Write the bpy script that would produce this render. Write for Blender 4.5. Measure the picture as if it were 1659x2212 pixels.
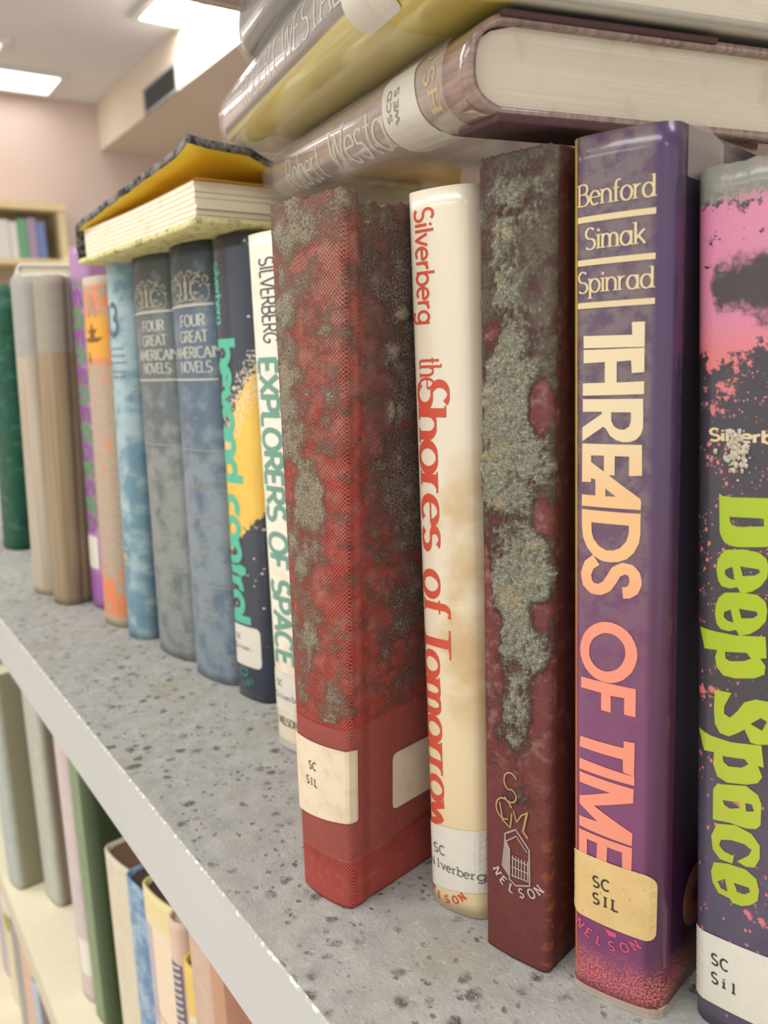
import bpy, bmesh, math, random
from math import sin, cos, tan, atan, pi, sqrt, exp, radians
from mathutils import Vector, Matrix, noise as mnoise
from mathutils.geometry import tessellate_polygon

C = bpy.context.scene.collection
for _o in list(bpy.data.objects):
    bpy.data.objects.remove(_o)

# ------------------------------------------------------------------ camera
FPX, PITCH, ROLL, YAW, EYE = 1800.0, atan((1106 - 775) / 1800.0), radians(-2.2), radians(33.988), 0.165
fw = Vector((-cos(YAW) * cos(PITCH), sin(YAW) * cos(PITCH), -sin(PITCH)))
_r0 = fw.cross(Vector((0, 0, 1))).normalized()
_u0 = _r0.cross(fw)
rt = _r0 * cos(ROLL) + _u0 * sin(ROLL)
up = -_r0 * sin(ROLL) + _u0 * cos(ROLL)
cd = bpy.data.cameras.new('camera')
cam = bpy.data.objects.new('camera', cd)
C.objects.link(cam)
cam.matrix_world = Matrix(((rt.x, up.x, -fw.x, 0), (rt.y, up.y, -fw.y, 0), (rt.z, up.z, -fw.z, EYE), (0, 0, 0, 1)))
cd.sensor_fit = 'VERTICAL'
cd.sensor_height = 24.0
cd.lens = 24.0 * FPX / 2212.0
cd.clip_start = 0.01
cd.dof.use_dof = True
cd.dof.focus_distance = 0.225
cd.dof.aperture_fstop = cd.lens / 1.7          # a 1.7 mm pupil, as in a phone
bpy.context.scene.camera = cam

# ------------------------------------------------------------------ world, exposure
sc = bpy.context.scene
sc.view_settings.view_transform = 'Standard'
sc.view_settings.look = 'None'
sc.view_settings.gamma = 1.0
sc.view_settings.use_curve_mapping = False
sc.view_settings.exposure = 0.1
w = bpy.data.worlds.new('world')
sc.world = w
w.use_nodes = True
w.node_tree.nodes['Background'].inputs[0].default_value = (1.0, 0.97, 0.92, 1)
w.node_tree.nodes['Background'].inputs[1].default_value = 1.1
PANEL_STRENGTH = 8.0

# ------------------------------------------------------------------ material helper
def lin(c):
    return tuple((x / 255 / 12.92) if x / 255 <= 0.04045 else ((x / 255 + 0.055) / 1.055) ** 2.4 for x in c[:3]) + (1,)

class M:
    def __init__(s, name, rough=0.6, coat=0.0, coat_rough=0.08, spec=0.4):
        s.m = bpy.data.materials.new(name)
        s.m.use_nodes = True
        s.nt = s.m.node_tree
        s.b = s.nt.nodes['Principled BSDF']
        s.b.inputs['Roughness'].default_value = rough
        s.b.inputs['Coat Weight'].default_value = coat
        s.b.inputs['Coat Roughness'].default_value = coat_rough
        s.b.inputs['Specular IOR Level'].default_value = spec
        s._uv = None
    def put(s, sock, v):
        if hasattr(v, 'is_linked') or hasattr(v, 'links'):
            s.nt.links.new(v, sock)
        elif isinstance(v, tuple) and len(v) == 3 and sock.type == 'RGBA':
            sock.default_value = lin(v)
        else:
            sock.default_value = v
    def node(s, t): return s.nt.nodes.new(t)
    def uv(s):
        """surface coordinates in millimetres: x across, y up"""
        if s._uv is None:
            n = s.node('ShaderNodeUVMap')
            v = s.node('ShaderNodeVectorMath'); v.operation = 'SCALE'
            s.nt.links.new(n.outputs[0], v.inputs[0]); v.inputs[3].default_value = 1000.0
            s._uv = v.outputs[0]
            sp = s.node('ShaderNodeSeparateXYZ'); s.nt.links.new(s._uv, sp.inputs[0])
            s.x, s.y = sp.outputs[0], sp.outputs[1]
        return s._uv
    def obj(s):
        n = s.node('ShaderNodeTexCoord')
        v = s.node('ShaderNodeVectorMath'); v.operation = 'SCALE'
        s.nt.links.new(n.outputs['Object'], v.inputs[0]); v.inputs[3].default_value = 1000.0
        return v.outputs[0]
    def stretch(s, vec, sx, sy, sz=1.0):
        v = s.node('ShaderNodeVectorMath'); v.operation = 'MULTIPLY'
        s.nt.links.new(vec, v.inputs[0]); v.inputs[1].default_value = (sx, sy, sz)
        return v.outputs[0]
    def noise(s, size, detail=3.0, rough=0.55, vec=None, dist=0.0):
        n = s.node('ShaderNodeTexNoise')
        s.nt.links.new(vec if vec is not None else s.uv(), n.inputs['Vector'])
        n.inputs['Scale'].default_value = 1.0 / size
        n.inputs['Detail'].default_value = detail
        n.inputs['Roughness'].default_value = rough
        n.inputs['Distortion'].default_value = dist
        return n.outputs[0]
    def voro(s, size, vec=None, rand=1.0):
        n = s.node('ShaderNodeTexVoronoi')
        s.nt.links.new(vec if vec is not None else s.uv(), n.inputs['Vector'])
        n.inputs['Scale'].default_value = 1.0 / size
        n.inputs['Randomness'].default_value = rand
        return n.outputs['Distance']
    def math(s, op, a, b=0.0):
        n = s.node('ShaderNodeMath'); n.operation = op
        s.put(n.inputs[0], a); s.put(n.inputs[1], b)
        return n.outputs[0]
    def sm(s, x, a, b, lo=0.0, hi=1.0):
        n = s.node('ShaderNodeMapRange'); n.interpolation_type = 'SMOOTHSTEP'
        s.put(n.inputs[0], x)
        if a <= b:
            vals = (a, b, lo, hi)
        else:
            vals = (b, a, hi, lo)
        for i, v in enumerate(vals): n.inputs[i + 1].default_value = v
        return n.outputs[0]
    def band(s, x, a, b, soft=0.3):
        return s.math('MULTIPLY', s.sm(x, a - soft, a + soft), s.sm(x, b + soft, b - soft))
    def mul(s, *a):
        r = a[0]
        for b in a[1:]: r = s.math('MULTIPLY', r, b)
        return r
    def add(s, a, b): return s.math('ADD', a, b)
    def mix(s, f, a, b):
        n = s.node('ShaderNodeMix'); n.data_type = 'RGBA'
        s.put(n.inputs[0], f); s.put(n.inputs[6], a); s.put(n.inputs[7], b)
        return n.outputs[2]
    def attr(s, name):
        n = s.node('ShaderNodeAttribute'); n.attribute_name = name
        return n.outputs['Fac']
    def col(s, v): s.put(s.b.inputs['Base Color'], v); return s
    def bump(s, h, dist=0.2, strength=1.0):
        n = s.node('ShaderNodeBump')
        n.inputs['Strength'].default_value = strength
        n.inputs['Distance'].default_value = dist / 1000.0
        s.put(n.inputs['Height'], h)
        s.nt.links.new(n.outputs[0], s.b.inputs['Normal'])
        return s
    def rough(s, v): s.put(s.b.inputs['Roughness'], v); return s

def plain(name, c, rough=0.55, coat=0.0, var=0.12, size=4.0, spec=0.3):
    m = M(name, rough, coat, spec=spec)
    dark = tuple(int(v * (1 - var)) for v in c)
    m.col(m.mix(m.noise(size, 4.0), dark, c))
    return m.m

def clear(name, tint=(235, 235, 230), alpha=0.8, rough=0.12):
    """thin clear plastic"""
    m = bpy.data.materials.new(name); m.use_nodes = True
    nt = m.node_tree; nt.nodes.clear()
    o = nt.nodes.new('ShaderNodeOutputMaterial'); mx = nt.nodes.new('ShaderNodeMixShader')
    t = nt.nodes.new('ShaderNodeBsdfTransparent'); p = nt.nodes.new('ShaderNodeBsdfPrincipled')
    p.inputs['Base Color'].default_value = lin(tint); p.inputs['Roughness'].default_value = rough
    mx.inputs[0].default_value = alpha
    nt.links.new(p.outputs[0], mx.inputs[1]); nt.links.new(t.outputs[0], mx.inputs[2])
    nt.links.new(mx.outputs[0], o.inputs[0])
    return m

# ------------------------------------------------------------------ mesh helper
class MB:
    def __init__(s): s.v = []; s.f = []; s.mi = []; s.uv = []; s.at = {}
    def add(s, p, uv=(0, 0)):
        s.v.append(tuple(p)); s.uv.append(uv); return len(s.v) - 1
    def face(s, idx, mi=0): s.f.append(tuple(idx)); s.mi.append(mi)
    def quad(s, a, b, c, d, mi=0, uvs=None):
        ids = [s.add(p, uvs[i] if uvs else (0, 0)) for i, p in enumerate((a, b, c, d))]
        s.face(ids, mi)
    def box(s, x0, x1, y0, y1, z0, z1, mi=0):
        P = [(x, y, z) for z in (z0, z1) for y in (y0, y1) for x in (x0, x1)]
        for q in ((0, 2, 3, 1), (4, 5, 7, 6), (0, 1, 5, 4), (1, 3, 7, 5), (3, 2, 6, 7), (2, 0, 4, 6)):
            s.face([s.add(P[i], (P[i][0] + P[i][1], P[i][2] + 0.37 * P[i][1])) for i in q], mi)
    def build(s, name, mats, parent=None, smooth=True, bevel=0.0):
        me = bpy.data.meshes.new(name)
        me.from_pydata(s.v, [], s.f); me.update()
        for m in (mats if isinstance(mats, (list, tuple)) else [mats]): me.materials.append(m)
        me.polygons.foreach_set('material_index', s.mi)
        ul = me.uv_layers.new(name='UVMap')
        flat = []
        for l in me.loops: flat += s.uv[l.vertex_index]
        ul.data.foreach_set('uv', flat)
        for k, vals in s.at.items():
            a = me.attributes.new(k, 'FLOAT', 'POINT'); a.data.foreach_set('value', vals)
        if smooth: me.polygons.foreach_set('use_smooth', [True] * len(me.polygons))
        o = bpy.data.objects.new(name, me); C.objects.link(o)
        if bevel:
            bm = bmesh.new(); bm.from_mesh(me)
            bmesh.ops.remove_doubles(bm, verts=bm.verts, dist=1e-6)
            bmesh.ops.bevel(bm, geom=list(bm.edges), offset=bevel, segments=3, affect='EDGES', profile=0.6)
            bm.to_mesh(me); bm.free()
        if parent is not None: o.parent = parent
        return o

def empty(name, M4, label, cat, group=None):
    o = bpy.data.objects.new(name, None); C.objects.link(o)
    o.empty_display_size = 0.02
    o.matrix_world = M4
    o['label'] = label; o['category'] = cat
    if group: o['group'] = group
    return o
def tag(o, label, cat, group=None):
    o['label'] = label; o['category'] = cat
    if group: o['group'] = group
    return o
def struct(o): o['kind'] = 'structure'; return o

# ------------------------------------------------------------------ lettering
def arc(cx, cy, rx, ry, a0, a1, n=None):
    n = n or max(4, int(abs(a1 - a0) / 16))
    return [(cx + rx * cos(radians(a0 + (a1 - a0) * i / n)), cy + ry * sin(radians(a0 + (a1 - a0) * i / n))) for i in range(n + 1)]
L_ = lambda *p: list(zip(p[::2], p[1::2]))
X = 0.66
G = {  # glyph: advance, strokes
 ' ': (.42, []),
 'a': (.72, [arc(.33, .32, .27, .32, 20, 340), L_(.6, .66, .6, 0)]),
 'b': (.72, [L_(.1, 1, .1, 0), arc(.38, .32, .28, .32, 160, -160)]),
 'c': (.64, [arc(.36, .32, .29, .32, 48, 312)]),
 'd': (.72, [arc(.34, .32, .28, .32, 20, 340), L_(.62, 1, .62, 0)]),
 'e': (.68, [L_(.08, .35, .61, .35), arc(.35, .32, .28, .32, 5, 310)]),
 'f': (.42, [L_(.19, 0, .19, .78), arc(.37, .78, .18, .2, 180, 60), L_(.03, .62, .38, .62)]),
 'g': (.72, [arc(.33, .33, .27, .31, 20, 340), L_(.6, .66, .6, -.08), arc(.34, -.08, .26, .2, 0, -150)]),
 'h': (.70, [L_(.1, 1, .1, 0), arc(.345, .38, .245, .26, 180, 0) + L_(.59, 0)]),
 'i': (.26, [L_(.13, .66, .13, 0), L_(.13, .92, .13, .8)]),
 'k': (.62, [L_(.1, 1, .1, 0), L_(.54, .66, .12, .26), L_(.24, .38, .58, 0)]),
 'l': (.26, [L_(.13, 1, .13, 0)]),
 'm': (1.02, [L_(.1, .66, .1, 0), arc(.3, .4, .2, .24, 180, 0) + L_(.5, 0), arc(.7, .4, .2, .24, 180, 0) + L_(.9, 0)]),
 'n': (.70, [L_(.1, .66, .1, 0), arc(.345, .38, .245, .26, 180, 0) + L_(.59, 0)]),
 'o': (.72, [arc(.36, .32, .29, .33, 0, 360)]),
 'p': (.72, [L_(.1, .66, .1, -.3), arc(.38, .32, .28, .32, 160, -160)]),
 'r': (.46, [L_(.1, .66, .1, 0), arc(.34, .36, .24, .27, 180, 75)]),
 's': (.58, [arc(.29, .485, .2, .165, 35, 250) + arc(.29, .165, .22, .165, 80, -150)]),
 't': (.44, [L_(.2, .9, .2, .16) + arc(.35, .16, .15, .15, 180, 290), L_(.03, .62, .38, .62)]),
 'v': (.58, [L_(.03, .66, .29, 0, .55, .66)]),
 'w': (.90, [L_(.03, .66, .24, 0, .45, .62, .66, 0, .87, .66)]),
 'y': (.58, [L_(.03, .66, .29, 0), L_(.55, .66, .2, -.3)]),
 'A': (.80, [L_(.04, 0, .4, 1, .76, 0), L_(.17, .35, .63, .35)]),
 'B': (.72, [L_(.1, 0, .1, 1), L_(.1, 1) + arc(.36, .77, .24, .23, 90, -90) + L_(.1, .54), arc(.38, .27, .28, .27, 90, -90) + L_(.1, 0)]),
 'C': (.80, [arc(.45, .5, .38, .5, 48, 312)]),
 'D': (.80, [L_(.1, 0, .1, 1), L_(.1, 1) + arc(.34, .5, .38, .5, 90, -90) + L_(.1, 0)]),
 'E': (.64, [L_(.1, 0, .1, 1), L_(.1, 1, .58, 1), L_(.1, .52, .5, .52), L_(.1, 0, .6, 0)]),
 'F': (.60, [L_(.1, 0, .1, 1), L_(.1, 1, .56, 1), L_(.1, .5, .48, .5)]),
 'G': (.84, [arc(.45, .5, .38, .5, 48, 350), L_(.5, .44, .82, .44)]),
 'H': (.80, [L_(.1, 0, .1, 1), L_(.7, 0, .7, 1), L_(.1, .52, .7, .52)]),
 'I': (.30, [L_(.15, 0, .15, 1)]),
 'K': (.74, [L_(.1, 0, .1, 1), L_(.66, 1, .1, .4), L_(.28, .6, .7, 0)]),
 'L': (.60, [L_(.1, 1, .1, 0), L_(.1, 0, .56, 0)]),
 'M': (.94, [L_(.1, 0, .12, 1), L_(.12, 1, .47, .2, .82, 1), L_(.82, 1, .84, 0)]),
 'N': (.82, [L_(.1, 0, .1, 1), L_(.1, 1, .72, 0), L_(.72, 0, .72, 1)]),
 'O': (.90, [arc(.45, .5, .38, .5, 0, 360)]),
 'P': (.68, [L_(.1, 0, .1, 1), L_(.1, 1) + arc(.36, .74, .26, .26, 90, -90) + L_(.1, .48)]),
 'R': (.72, [L_(.1, 0, .1, 1), L_(.1, 1) + arc(.36, .75, .25, .25, 90, -90) + L_(.1, .5), L_(.34, .5, .68, 0)]),
 'S': (.68, [arc(.34, .74, .25, .26, 38, 260) + arc(.33, .24, .28, .25, 85, -145)]),
 'T': (.70, [L_(.35, 0, .35, 1), L_(.03, 1, .67, 1)]),
 'U': (.78, [L_(.1, 1, .1, .3) + arc(.39, .3, .29, .3, 180, 360) + L_(.68, 1)]),
 'V': (.76, [L_(.03, 1, .38, 0, .73, 1)]),
 'W': (1.06, [L_(.03, 1, .28, 0, .53, .85, .78, 0, 1.03, 1)]),
 'X': (.74, [L_(.05, 1, .69, 0), L_(.69, 1, .05, 0)]),
 '3': (.60, [arc(.26, .76, .24, .24, 140, -90), arc(.26, .27, .28, .27, 90, -140)]),
 '-': (.40, [L_(.06, .34, .34, .34)]),
}
def strip(pts, wfun, seg):
    """centre line -> quads (lists of 4 points)"""
    P = [pts[0]]
    for a, b in zip(pts, pts[1:]):
        d = sqrt((b[0] - a[0]) ** 2 + (b[1] - a[1]) ** 2)
        if d < 1e-9: continue
        k = max(1, int(d / seg + 0.5))
        for i in range(1, k + 1): P.append((a[0] + (b[0] - a[0]) * i / k, a[1] + (b[1] - a[1]) * i / k))
    closed = abs(P[0][0] - P[-1][0]) + abs(P[0][1] - P[-1][1]) < 1e-6 and len(P) > 3
    n = len(P); rails = []
    for i in range(n):
        a = P[i - 1] if i > 0 else (P[-2] if closed else P[0])
        b = P[i + 1] if i < n - 1 else (P[1] if closed else P[-1])
        dx, dy = b[0] - a[0], b[1] - a[1]
        l = sqrt(dx * dx + dy * dy) or 1.0
        dx, dy = dx / l, dy / l
        h = wfun(dx, dy) / 2
        rails.append(((P[i][0] - dy * h, P[i][1] + dx * h), (P[i][0] + dy * h, P[i][1] - dx * h)))
    return [(rails[i][1], rails[i + 1][1], rails[i + 1][0], rails[i][0]) for i in range(n - 1)]
def glyph_quads(text, weight=.12, contrast=1.0, serif=False, mono=None, gap=0.0):
    """text set on a line, units of cap height: list of quads and total width"""
    Q = []; x = 0.0
    wf = lambda dx, dy: weight * (contrast + (1 - contrast) * abs(dy))
    for ch in text:
        adv, strokes = G.get(ch, G[' '])
        off = x + ((mono - adv) / 2 if mono else 0)
        for st_ in strokes:
            Q += [[(px + off, py) for px, py in q] for q in strip(st_, wf, 0.14)]
            if serif:
                for i, j in ((0, 1), (-1, -2)):
                    (ax, ay), (bx, by) = st_[i], st_[j]
                    if abs(ay - by) > 2.0 * abs(ax - bx) and (abs(ay) < .02 or abs(ay - 1) < .02 or abs(ay - X) < .02 or abs(ay + .3) < .02):
                        t = weight * max(contrast, .3) * .8
                        left = .16 if not (abs(ay - X) < .02 or (abs(ay - 1) < .02 and ch in 'bdhkl')) else .15
                        right = .16 if not (abs(ay - X) < .02 or (abs(ay - 1) < .02 and ch in 'bdhkl')) else .0
                        y0 = ay if ay < .5 else ay - t
                        Q.append([(ax - left + off, y0), (ax + right + off, y0), (ax + right + off, y0 + t), (ax - left + off, y0 + t)])
        x += (mono if mono else adv) + gap
    return Q, x - gap

def subdivide(tri, lim):
    out = []; stack = [tri]
    while stack:
        a, b, c = stack.pop()
        e = [((a[0]-b[0])**2 + (a[1]-b[1])**2), ((b[0]-c[0])**2 + (b[1]-c[1])**2), ((c[0]-a[0])**2 + (c[1]-a[1])**2)]
        k = e.index(max(e))
        if e[k] < lim * lim: out.append((a, b, c)); continue
        p = ((a, b, c), (b, c, a), (c, a, b))[k]
        m = ((p[0][0] + p[1][0]) / 2, (p[0][1] + p[1][1]) / 2)
        stack += [(p[0], m, p[2]), (m, p[1], p[2])]
    return out
def put_polys(mb, P, polys, off, mi=0, lim=1.6):
    """filled shapes (loops in mm, further loops are holes) laid on a surface P(s,t,off)"""
    for loops in polys:
        flat = [p for l in loops for p in l]
        for t in tessellate_polygon([[Vector((a, b, 0)) for a, b in l] for l in loops]):
            for tri in subdivide(tuple(flat[i] for i in t), lim):
                mb.face([mb.add(P(a / 1000, b / 1000, off), (a / 1000, b / 1000)) for a, b in orient(tri)], mi)
def orient(tri):
    (a, b, c) = tri
    return tri if (b[0]-a[0])*(c[1]-a[1]) - (b[1]-a[1])*(c[0]-a[0]) > 0 else (a, c, b)
def put_text(mb, P, text, s0, t0, size, length=None, down=True, off=0.00015, mi=0, path=None, **kw):
    """down: reads down the spine, letter tops to the right; else reads left to right"""
    Q, wd = glyph_quads(text, **kw)
    k = size if length is None else length / wd
    for q in Q:
        pts = []
        for x, y in q:
            if path: pts.append(path(x * k, y * size))
            elif down: pts.append((s0 + y * size, t0 - x * k))
            else: pts.append((s0 + x * k, t0 + y * size))
        for tri in ((pts[0], pts[1], pts[2]), (pts[0], pts[2], pts[3])):
            mb.face([mb.add(P(a / 1000, b / 1000, off), (a / 1000, b / 1000)) for a, b in orient(tri)], mi)
def rrect(c, r=1.5, n=5):
    """rounded quad through four corners given counter-clockwise"""
    out = []
    for i in range(4):
        p, a, b = Vector(c[i]), Vector(c[i - 1]), Vector(c[(i + 1) % 4])
        ra = p + (a - p).normalized() * r; rb = p + (b - p).normalized() * r
        for j in range(n + 1):
            t = j / n
            q = ra * (1 - t) ** 2 + p * 2 * t * (1 - t) + rb * t * t
            out.append((q.x, q.y))
    return out

# ------------------------------------------------------------------ books
class Book:
    def __init__(s, name, label, M4, w, h, d=0.14, w2=None, bulge=0.002, rc=0.003, groove=0.0, cover=None, page=None,
                 tk=.0018, over=.0025, rim=None, disp=None, topf=None, nt=40, ns=26, fine=0.0, group=None, cat='book', back_fine=False):
        s.w, s.h, s.d, s.wt, s.wb = (w + (w2 or w)) / 2, h, d, (w2 or w), w
        s.bulge, s.rc, s.groove = bulge, rc, groove
        M4, s.A = M4 if isinstance(M4, tuple) else (M4, Matrix.Identity(3))
        s.root = empty(name, M4, label, cat, group)
        s.disp = disp
        S = []
        side = [d, d * .75, d * .5, d * .35, .028, .020, .014, .011, .009, .0075, .006, .0045, .003, .0015]
        side = [q for q in side if q > rc + 1e-4]
        S += [-(q - rc) for q in side]
        S += [0.0]
        nc = 6
        S += [rc * (1 - cos(pi / 2 * i / nc)) for i in range(1, nc)]
        S += [rc + (s.w - 2 * rc) * i / ns for i in range(ns + 1)]
        S += [s.w - rc * (1 - cos(pi / 2 * i / nc)) for i in range(nc - 1, 0, -1)]
        S += [s.w]
        if fine:
            k = int(fine / 0.0006)
            S += [s.w + fine * (i + 1) / k for i in range(k)] + [s.w + q - rc for q in reversed(side) if q - rc > fine + .002]
        else:
            S += [s.w + (q - rc) for q in reversed(side)]
        T = [h * j / nt for j in range(nt + 1)]
        mb = MB(); at = []; A2 = []
        n = len(S); rows = []
        for t in T:
            row = []
            for q in S:
                o = 0.0; a = 0.0; a2 = 0.0
                if disp: o, a, a2 = disp(q * 1000, t * 1000)
                tt = t
                if topf: tt = t + topf(q * 1000) * 0.001 * max(0.0, (t / h - .8) / .2)
                row.append(mb.add(s.P(q, tt, o), (q, t))); at.append(a); A2.append(a2)
            rows.append(row)
        for j in range(nt):
            for i in range(n - 1): mb.face((rows[j][i], rows[j][i + 1], rows[j + 1][i + 1], rows[j + 1][i]))
        inner = []
        for t, r in ((0.0, 0), (h, -1)):
            row = []
            for i, q in enumerate(S):
                tt = t + (topf(q * 1000) * .001 if topf and r else 0)
                row.append(mb.add(s.P(q, tt, -tk), (q, t))); at.append(.15); A2.append(.3)
            inner.append(row)
        for i in range(n - 1):
            mb.face((inner[0][i + 1], inner[0][i], inner[1][i], inner[1][i + 1]))
            mb.face((rows[0][i + 1], rows[0][i], inner[0][i], inner[0][i + 1]), 1 if rim else 0)
            mb.face((rows[-1][i], rows[-1][i + 1], inner[1][i + 1], inner[1][i]), 1 if rim else 0)
        for i, fl in ((0, 0), (n - 1, 1)):
            for j in range(nt):
                pass
            col = [rows[j][i] for j in range(nt + 1)]
            q = col + [inner[1][i], inner[0][i]]
            mb.face(q if fl else q[::-1])
        if disp: mb.at = {'mould': at, 'tone': A2}
        s.cover = mb.build('cover', [cover, rim] if rim else cover, s.root)
        # page block, rounded at the spine
        pb = MB()
        x0, x1, y0, y1 = tk, s.wb - tk, max(rc, tk) + .001, d - over
        if page:
            z0, z1 = over, h - over
            k = (s.wt / s.wb)
            def px(x, z): return x * (1 + (k - 1) * z / h)
            arcs = []
            for i in range(13):
                q = s.w * i / 12; a = s.prof(q); x = x0 + (x1 - x0) * i / 12
                arcs.append((x, a[1] + tk + .0003))
            ring = [(x0, y1), (x0, max(rc, tk) + .003)] + arcs + [(x1, max(rc, tk) + .003), (x1, y1)] \
                 + [(x1 + (x0 - x1) * i / 8, y1 - .004 * sin(pi * i / 8)) for i in range(1, 8)]
            lo = [pb.add((px(x, z0), y, z0), (x, y)) for x, y in ring]
            hi = [pb.add((px(x, z1), y, z1), (x, y + .3)) for x, y in ring]
            m = len(ring)
            for i in range(m):
                a, b = ring[i], ring[(i + 1) % m]
                q = [pb.add((px(a[0], z0), a[1], z0), (a[0], z0)), pb.add((px(b[0], z0), b[1], z0), (b[0], z0)),
                     pb.add((px(b[0], z1), b[1], z1), (b[0], z1)), pb.add((px(a[0], z1), a[1], z1), (a[0], z1))]
                pb.face(q)
            # caps as strips between the two long sides
            pb.face(lo[::-1]); pb.face(hi)
            pb.v = [tuple(s.A @ Vector(p)) for p in pb.v]
            s.pages = pb.build('pages', page, s.root, smooth=False)
    def prof(s, q):
        w, rc = s.w, s.rc
        if q < 0: x, y = 0.0, rc - q
        elif q > w: x, y = w, rc + (q - w)
        else:
            x = q; y = 0.0
            if q < rc: y = rc - sqrt(max(0, rc * rc - (rc - q) ** 2))
            elif q > w - rc: y = rc - sqrt(max(0, rc * rc - (q - (w - rc)) ** 2))
            y -= s.bulge * max(0.0, 1 - (2 * q / w - 1) ** 2)
        if s.groove and (q < 0 or q > w):
            g = s.groove * exp(-((y - .0075) / .0022) ** 2)
            x += g if q < 0 else -g
        return x, y
    def P(s, q, t, off=0.0):
        e = 1e-5
        a, b = s.prof(q - e), s.prof(q + e)
        dx, dy = b[0] - a[0], b[1] - a[1]
        l = sqrt(dx * dx + dy * dy) or 1e-9
        x, y = s.prof(q)
        k = (s.wb + (s.wt - s.wb) * min(1, max(0, t / s.h))) / s.w
        return s.A @ Vector(((x + dy / l * off) * k, y - dx / l * off, t))
    def label(s, corners, text=(), mats=None, r=1.5, off=.00025, name='spine_label', **kw):
        mb = MB()
        put_polys(mb, s.P, [[rrect(corners, r)]], off)
        lab = mb.build(name, mats[0], s.root)
        if text:
            mb = MB()
            for tx in text:
                put_text(mb, s.P, tx[0], tx[1], tx[2], tx[3], down=False, off=off + .00012, **(tx[4] if len(tx) > 4 else dict(weight=.165, serif=True, mono=.86)))
            mb.build('typed_text', mats[1], lab)
        return lab
    def print(s, name, mats, fn):
        mb = MB(); fn(mb); return mb.build(name, mats, s.root)

def stand(x, y, yaw, lean=0.0, dyaw=None, z=0.0004):
    """frame of an upright book: base corner left of the spine, spine direction, board direction, leaning height"""
    dy = yaw if dyaw is None else dyaw
    rigid = Matrix.Translation((x, y, z)) @ Matrix.Rotation(yaw, 4, 'Z')
    return rigid, Matrix(((1, -sin(dy - yaw), sin(lean)), (0, cos(dy - yaw), 0), (0, 0, cos(lean))))
def lying(o, n, e, d):
    return Matrix(((n.x, e.x, d.x, o.x), (n.y, e.y, d.y, o.y), (n.z, e.z, d.z, o.z), (0, 0, 0, 1)))
def smooth01(x, a, b):
    t = min(1.0, max(0.0, (x - a) / (b - a))); return t * t * (3 - 2 * t)
def blobs(L, s, t):
    v = 0.0
    for bs, bt, rs, rt_, k in L:
        q = ((s - bs) / rs) ** 2 + ((t - bt) / rt_) ** 2
        if q < 6: v += k * exp(-q * q * .6)
    return v
# ------------------------------------------------------------------ the room
def solid(name, c, **k): return plain(name, c, **k)
wall_m = M('wall_paint', .8); wall_m.col(wall_m.mix(wall_m.noise(300, 2, vec=wall_m.obj()), (208, 186, 176), (218, 198, 188)))
soffit_m = M('soffit_paint', .75); soffit_m.col(soffit_m.mix(soffit_m.noise(250, 2, vec=soffit_m.obj()), (222, 208, 190), (232, 219, 202)))
ceil_m = M('ceiling_tile', .9)
_c = ceil_m.noise(180, 5, vec=ceil_m.obj()); _f = ceil_m.noise(9, 4, vec=ceil_m.obj())
ceil_m.col(ceil_m.mix(ceil_m.mul(_c, .6), ceil_m.mix(_f, (226, 225, 228), (236, 235, 236)), (206, 205, 209)))
floor_m = M('bounce_floor', .7); floor_m.col(floor_m.mix(floor_m.noise(60, 4, vec=floor_m.obj()), (206, 198, 186), (222, 214, 202)))  # unseen floor made pale to bounce light up at soffit and undersides
lamp_m = bpy.data.materials.new('lamp_diffuser'); lamp_m.use_nodes = True
_b = lamp_m.node_tree.nodes['Principled BSDF']
_b.inputs['Emission Color'].default_value = (1.0, .985, .96, 1); _b.inputs['Emission Strength'].default_value = PANEL_STRENGTH
lampframe_m = plain('lamp_frame', (225, 225, 222), .4)
ZC, XW, YS, ZS, ZF = 1.15, -3.38, 1.04, .955, -1.0

def slab(name, x0, x1, y0, y1, z0, z1, mat):
    mb = MB(); mb.box(x0, x1, y0, y1, z0, z1); return struct(mb.build(name, mat, smooth=False))
slab('ceiling', -3.5, 3.0, -3.6, 2.6, ZC, ZC + .05, ceil_m.m)
slab('floor', -3.5, 3.0, -3.6, 2.6, ZF - .05, ZF, floor_m.m)
slab('wall_back', XW - .08, XW, -3.6, 2.6, ZF, ZC, wall_m.m)
slab('wall_right', -3.5, 3.0, 2.55, 2.6, ZF, ZC, wall_m.m)
# soffit: a boxed-in duct along the right of the room, sloping very slightly as the photo shows
mb = MB()
_sx0, _sx1 = XW, 1.5
_za, _zb = .985, .985
P = [(_sx0, YS, _za), (_sx1, YS, _zb), (_sx1, YS, ZC), (_sx0, YS, ZC), (_sx0, 2.55, _za), (_sx1, 2.55, _zb), (_sx1, 2.55, ZC), (_sx0, 2.55, ZC)]
for q in ((0, 1, 2, 3), (4, 7, 6, 5), (0, 4, 5, 1), (1, 5, 6, 2), (0, 3, 7, 4)):
    mb.quad(*[P[i] for i in q])
soffit = tag(mb.build('trim_1', soffit_m.m, smooth=False), 'cream boxed soffit below the ceiling', 'soffit'); struct(soffit)
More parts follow.
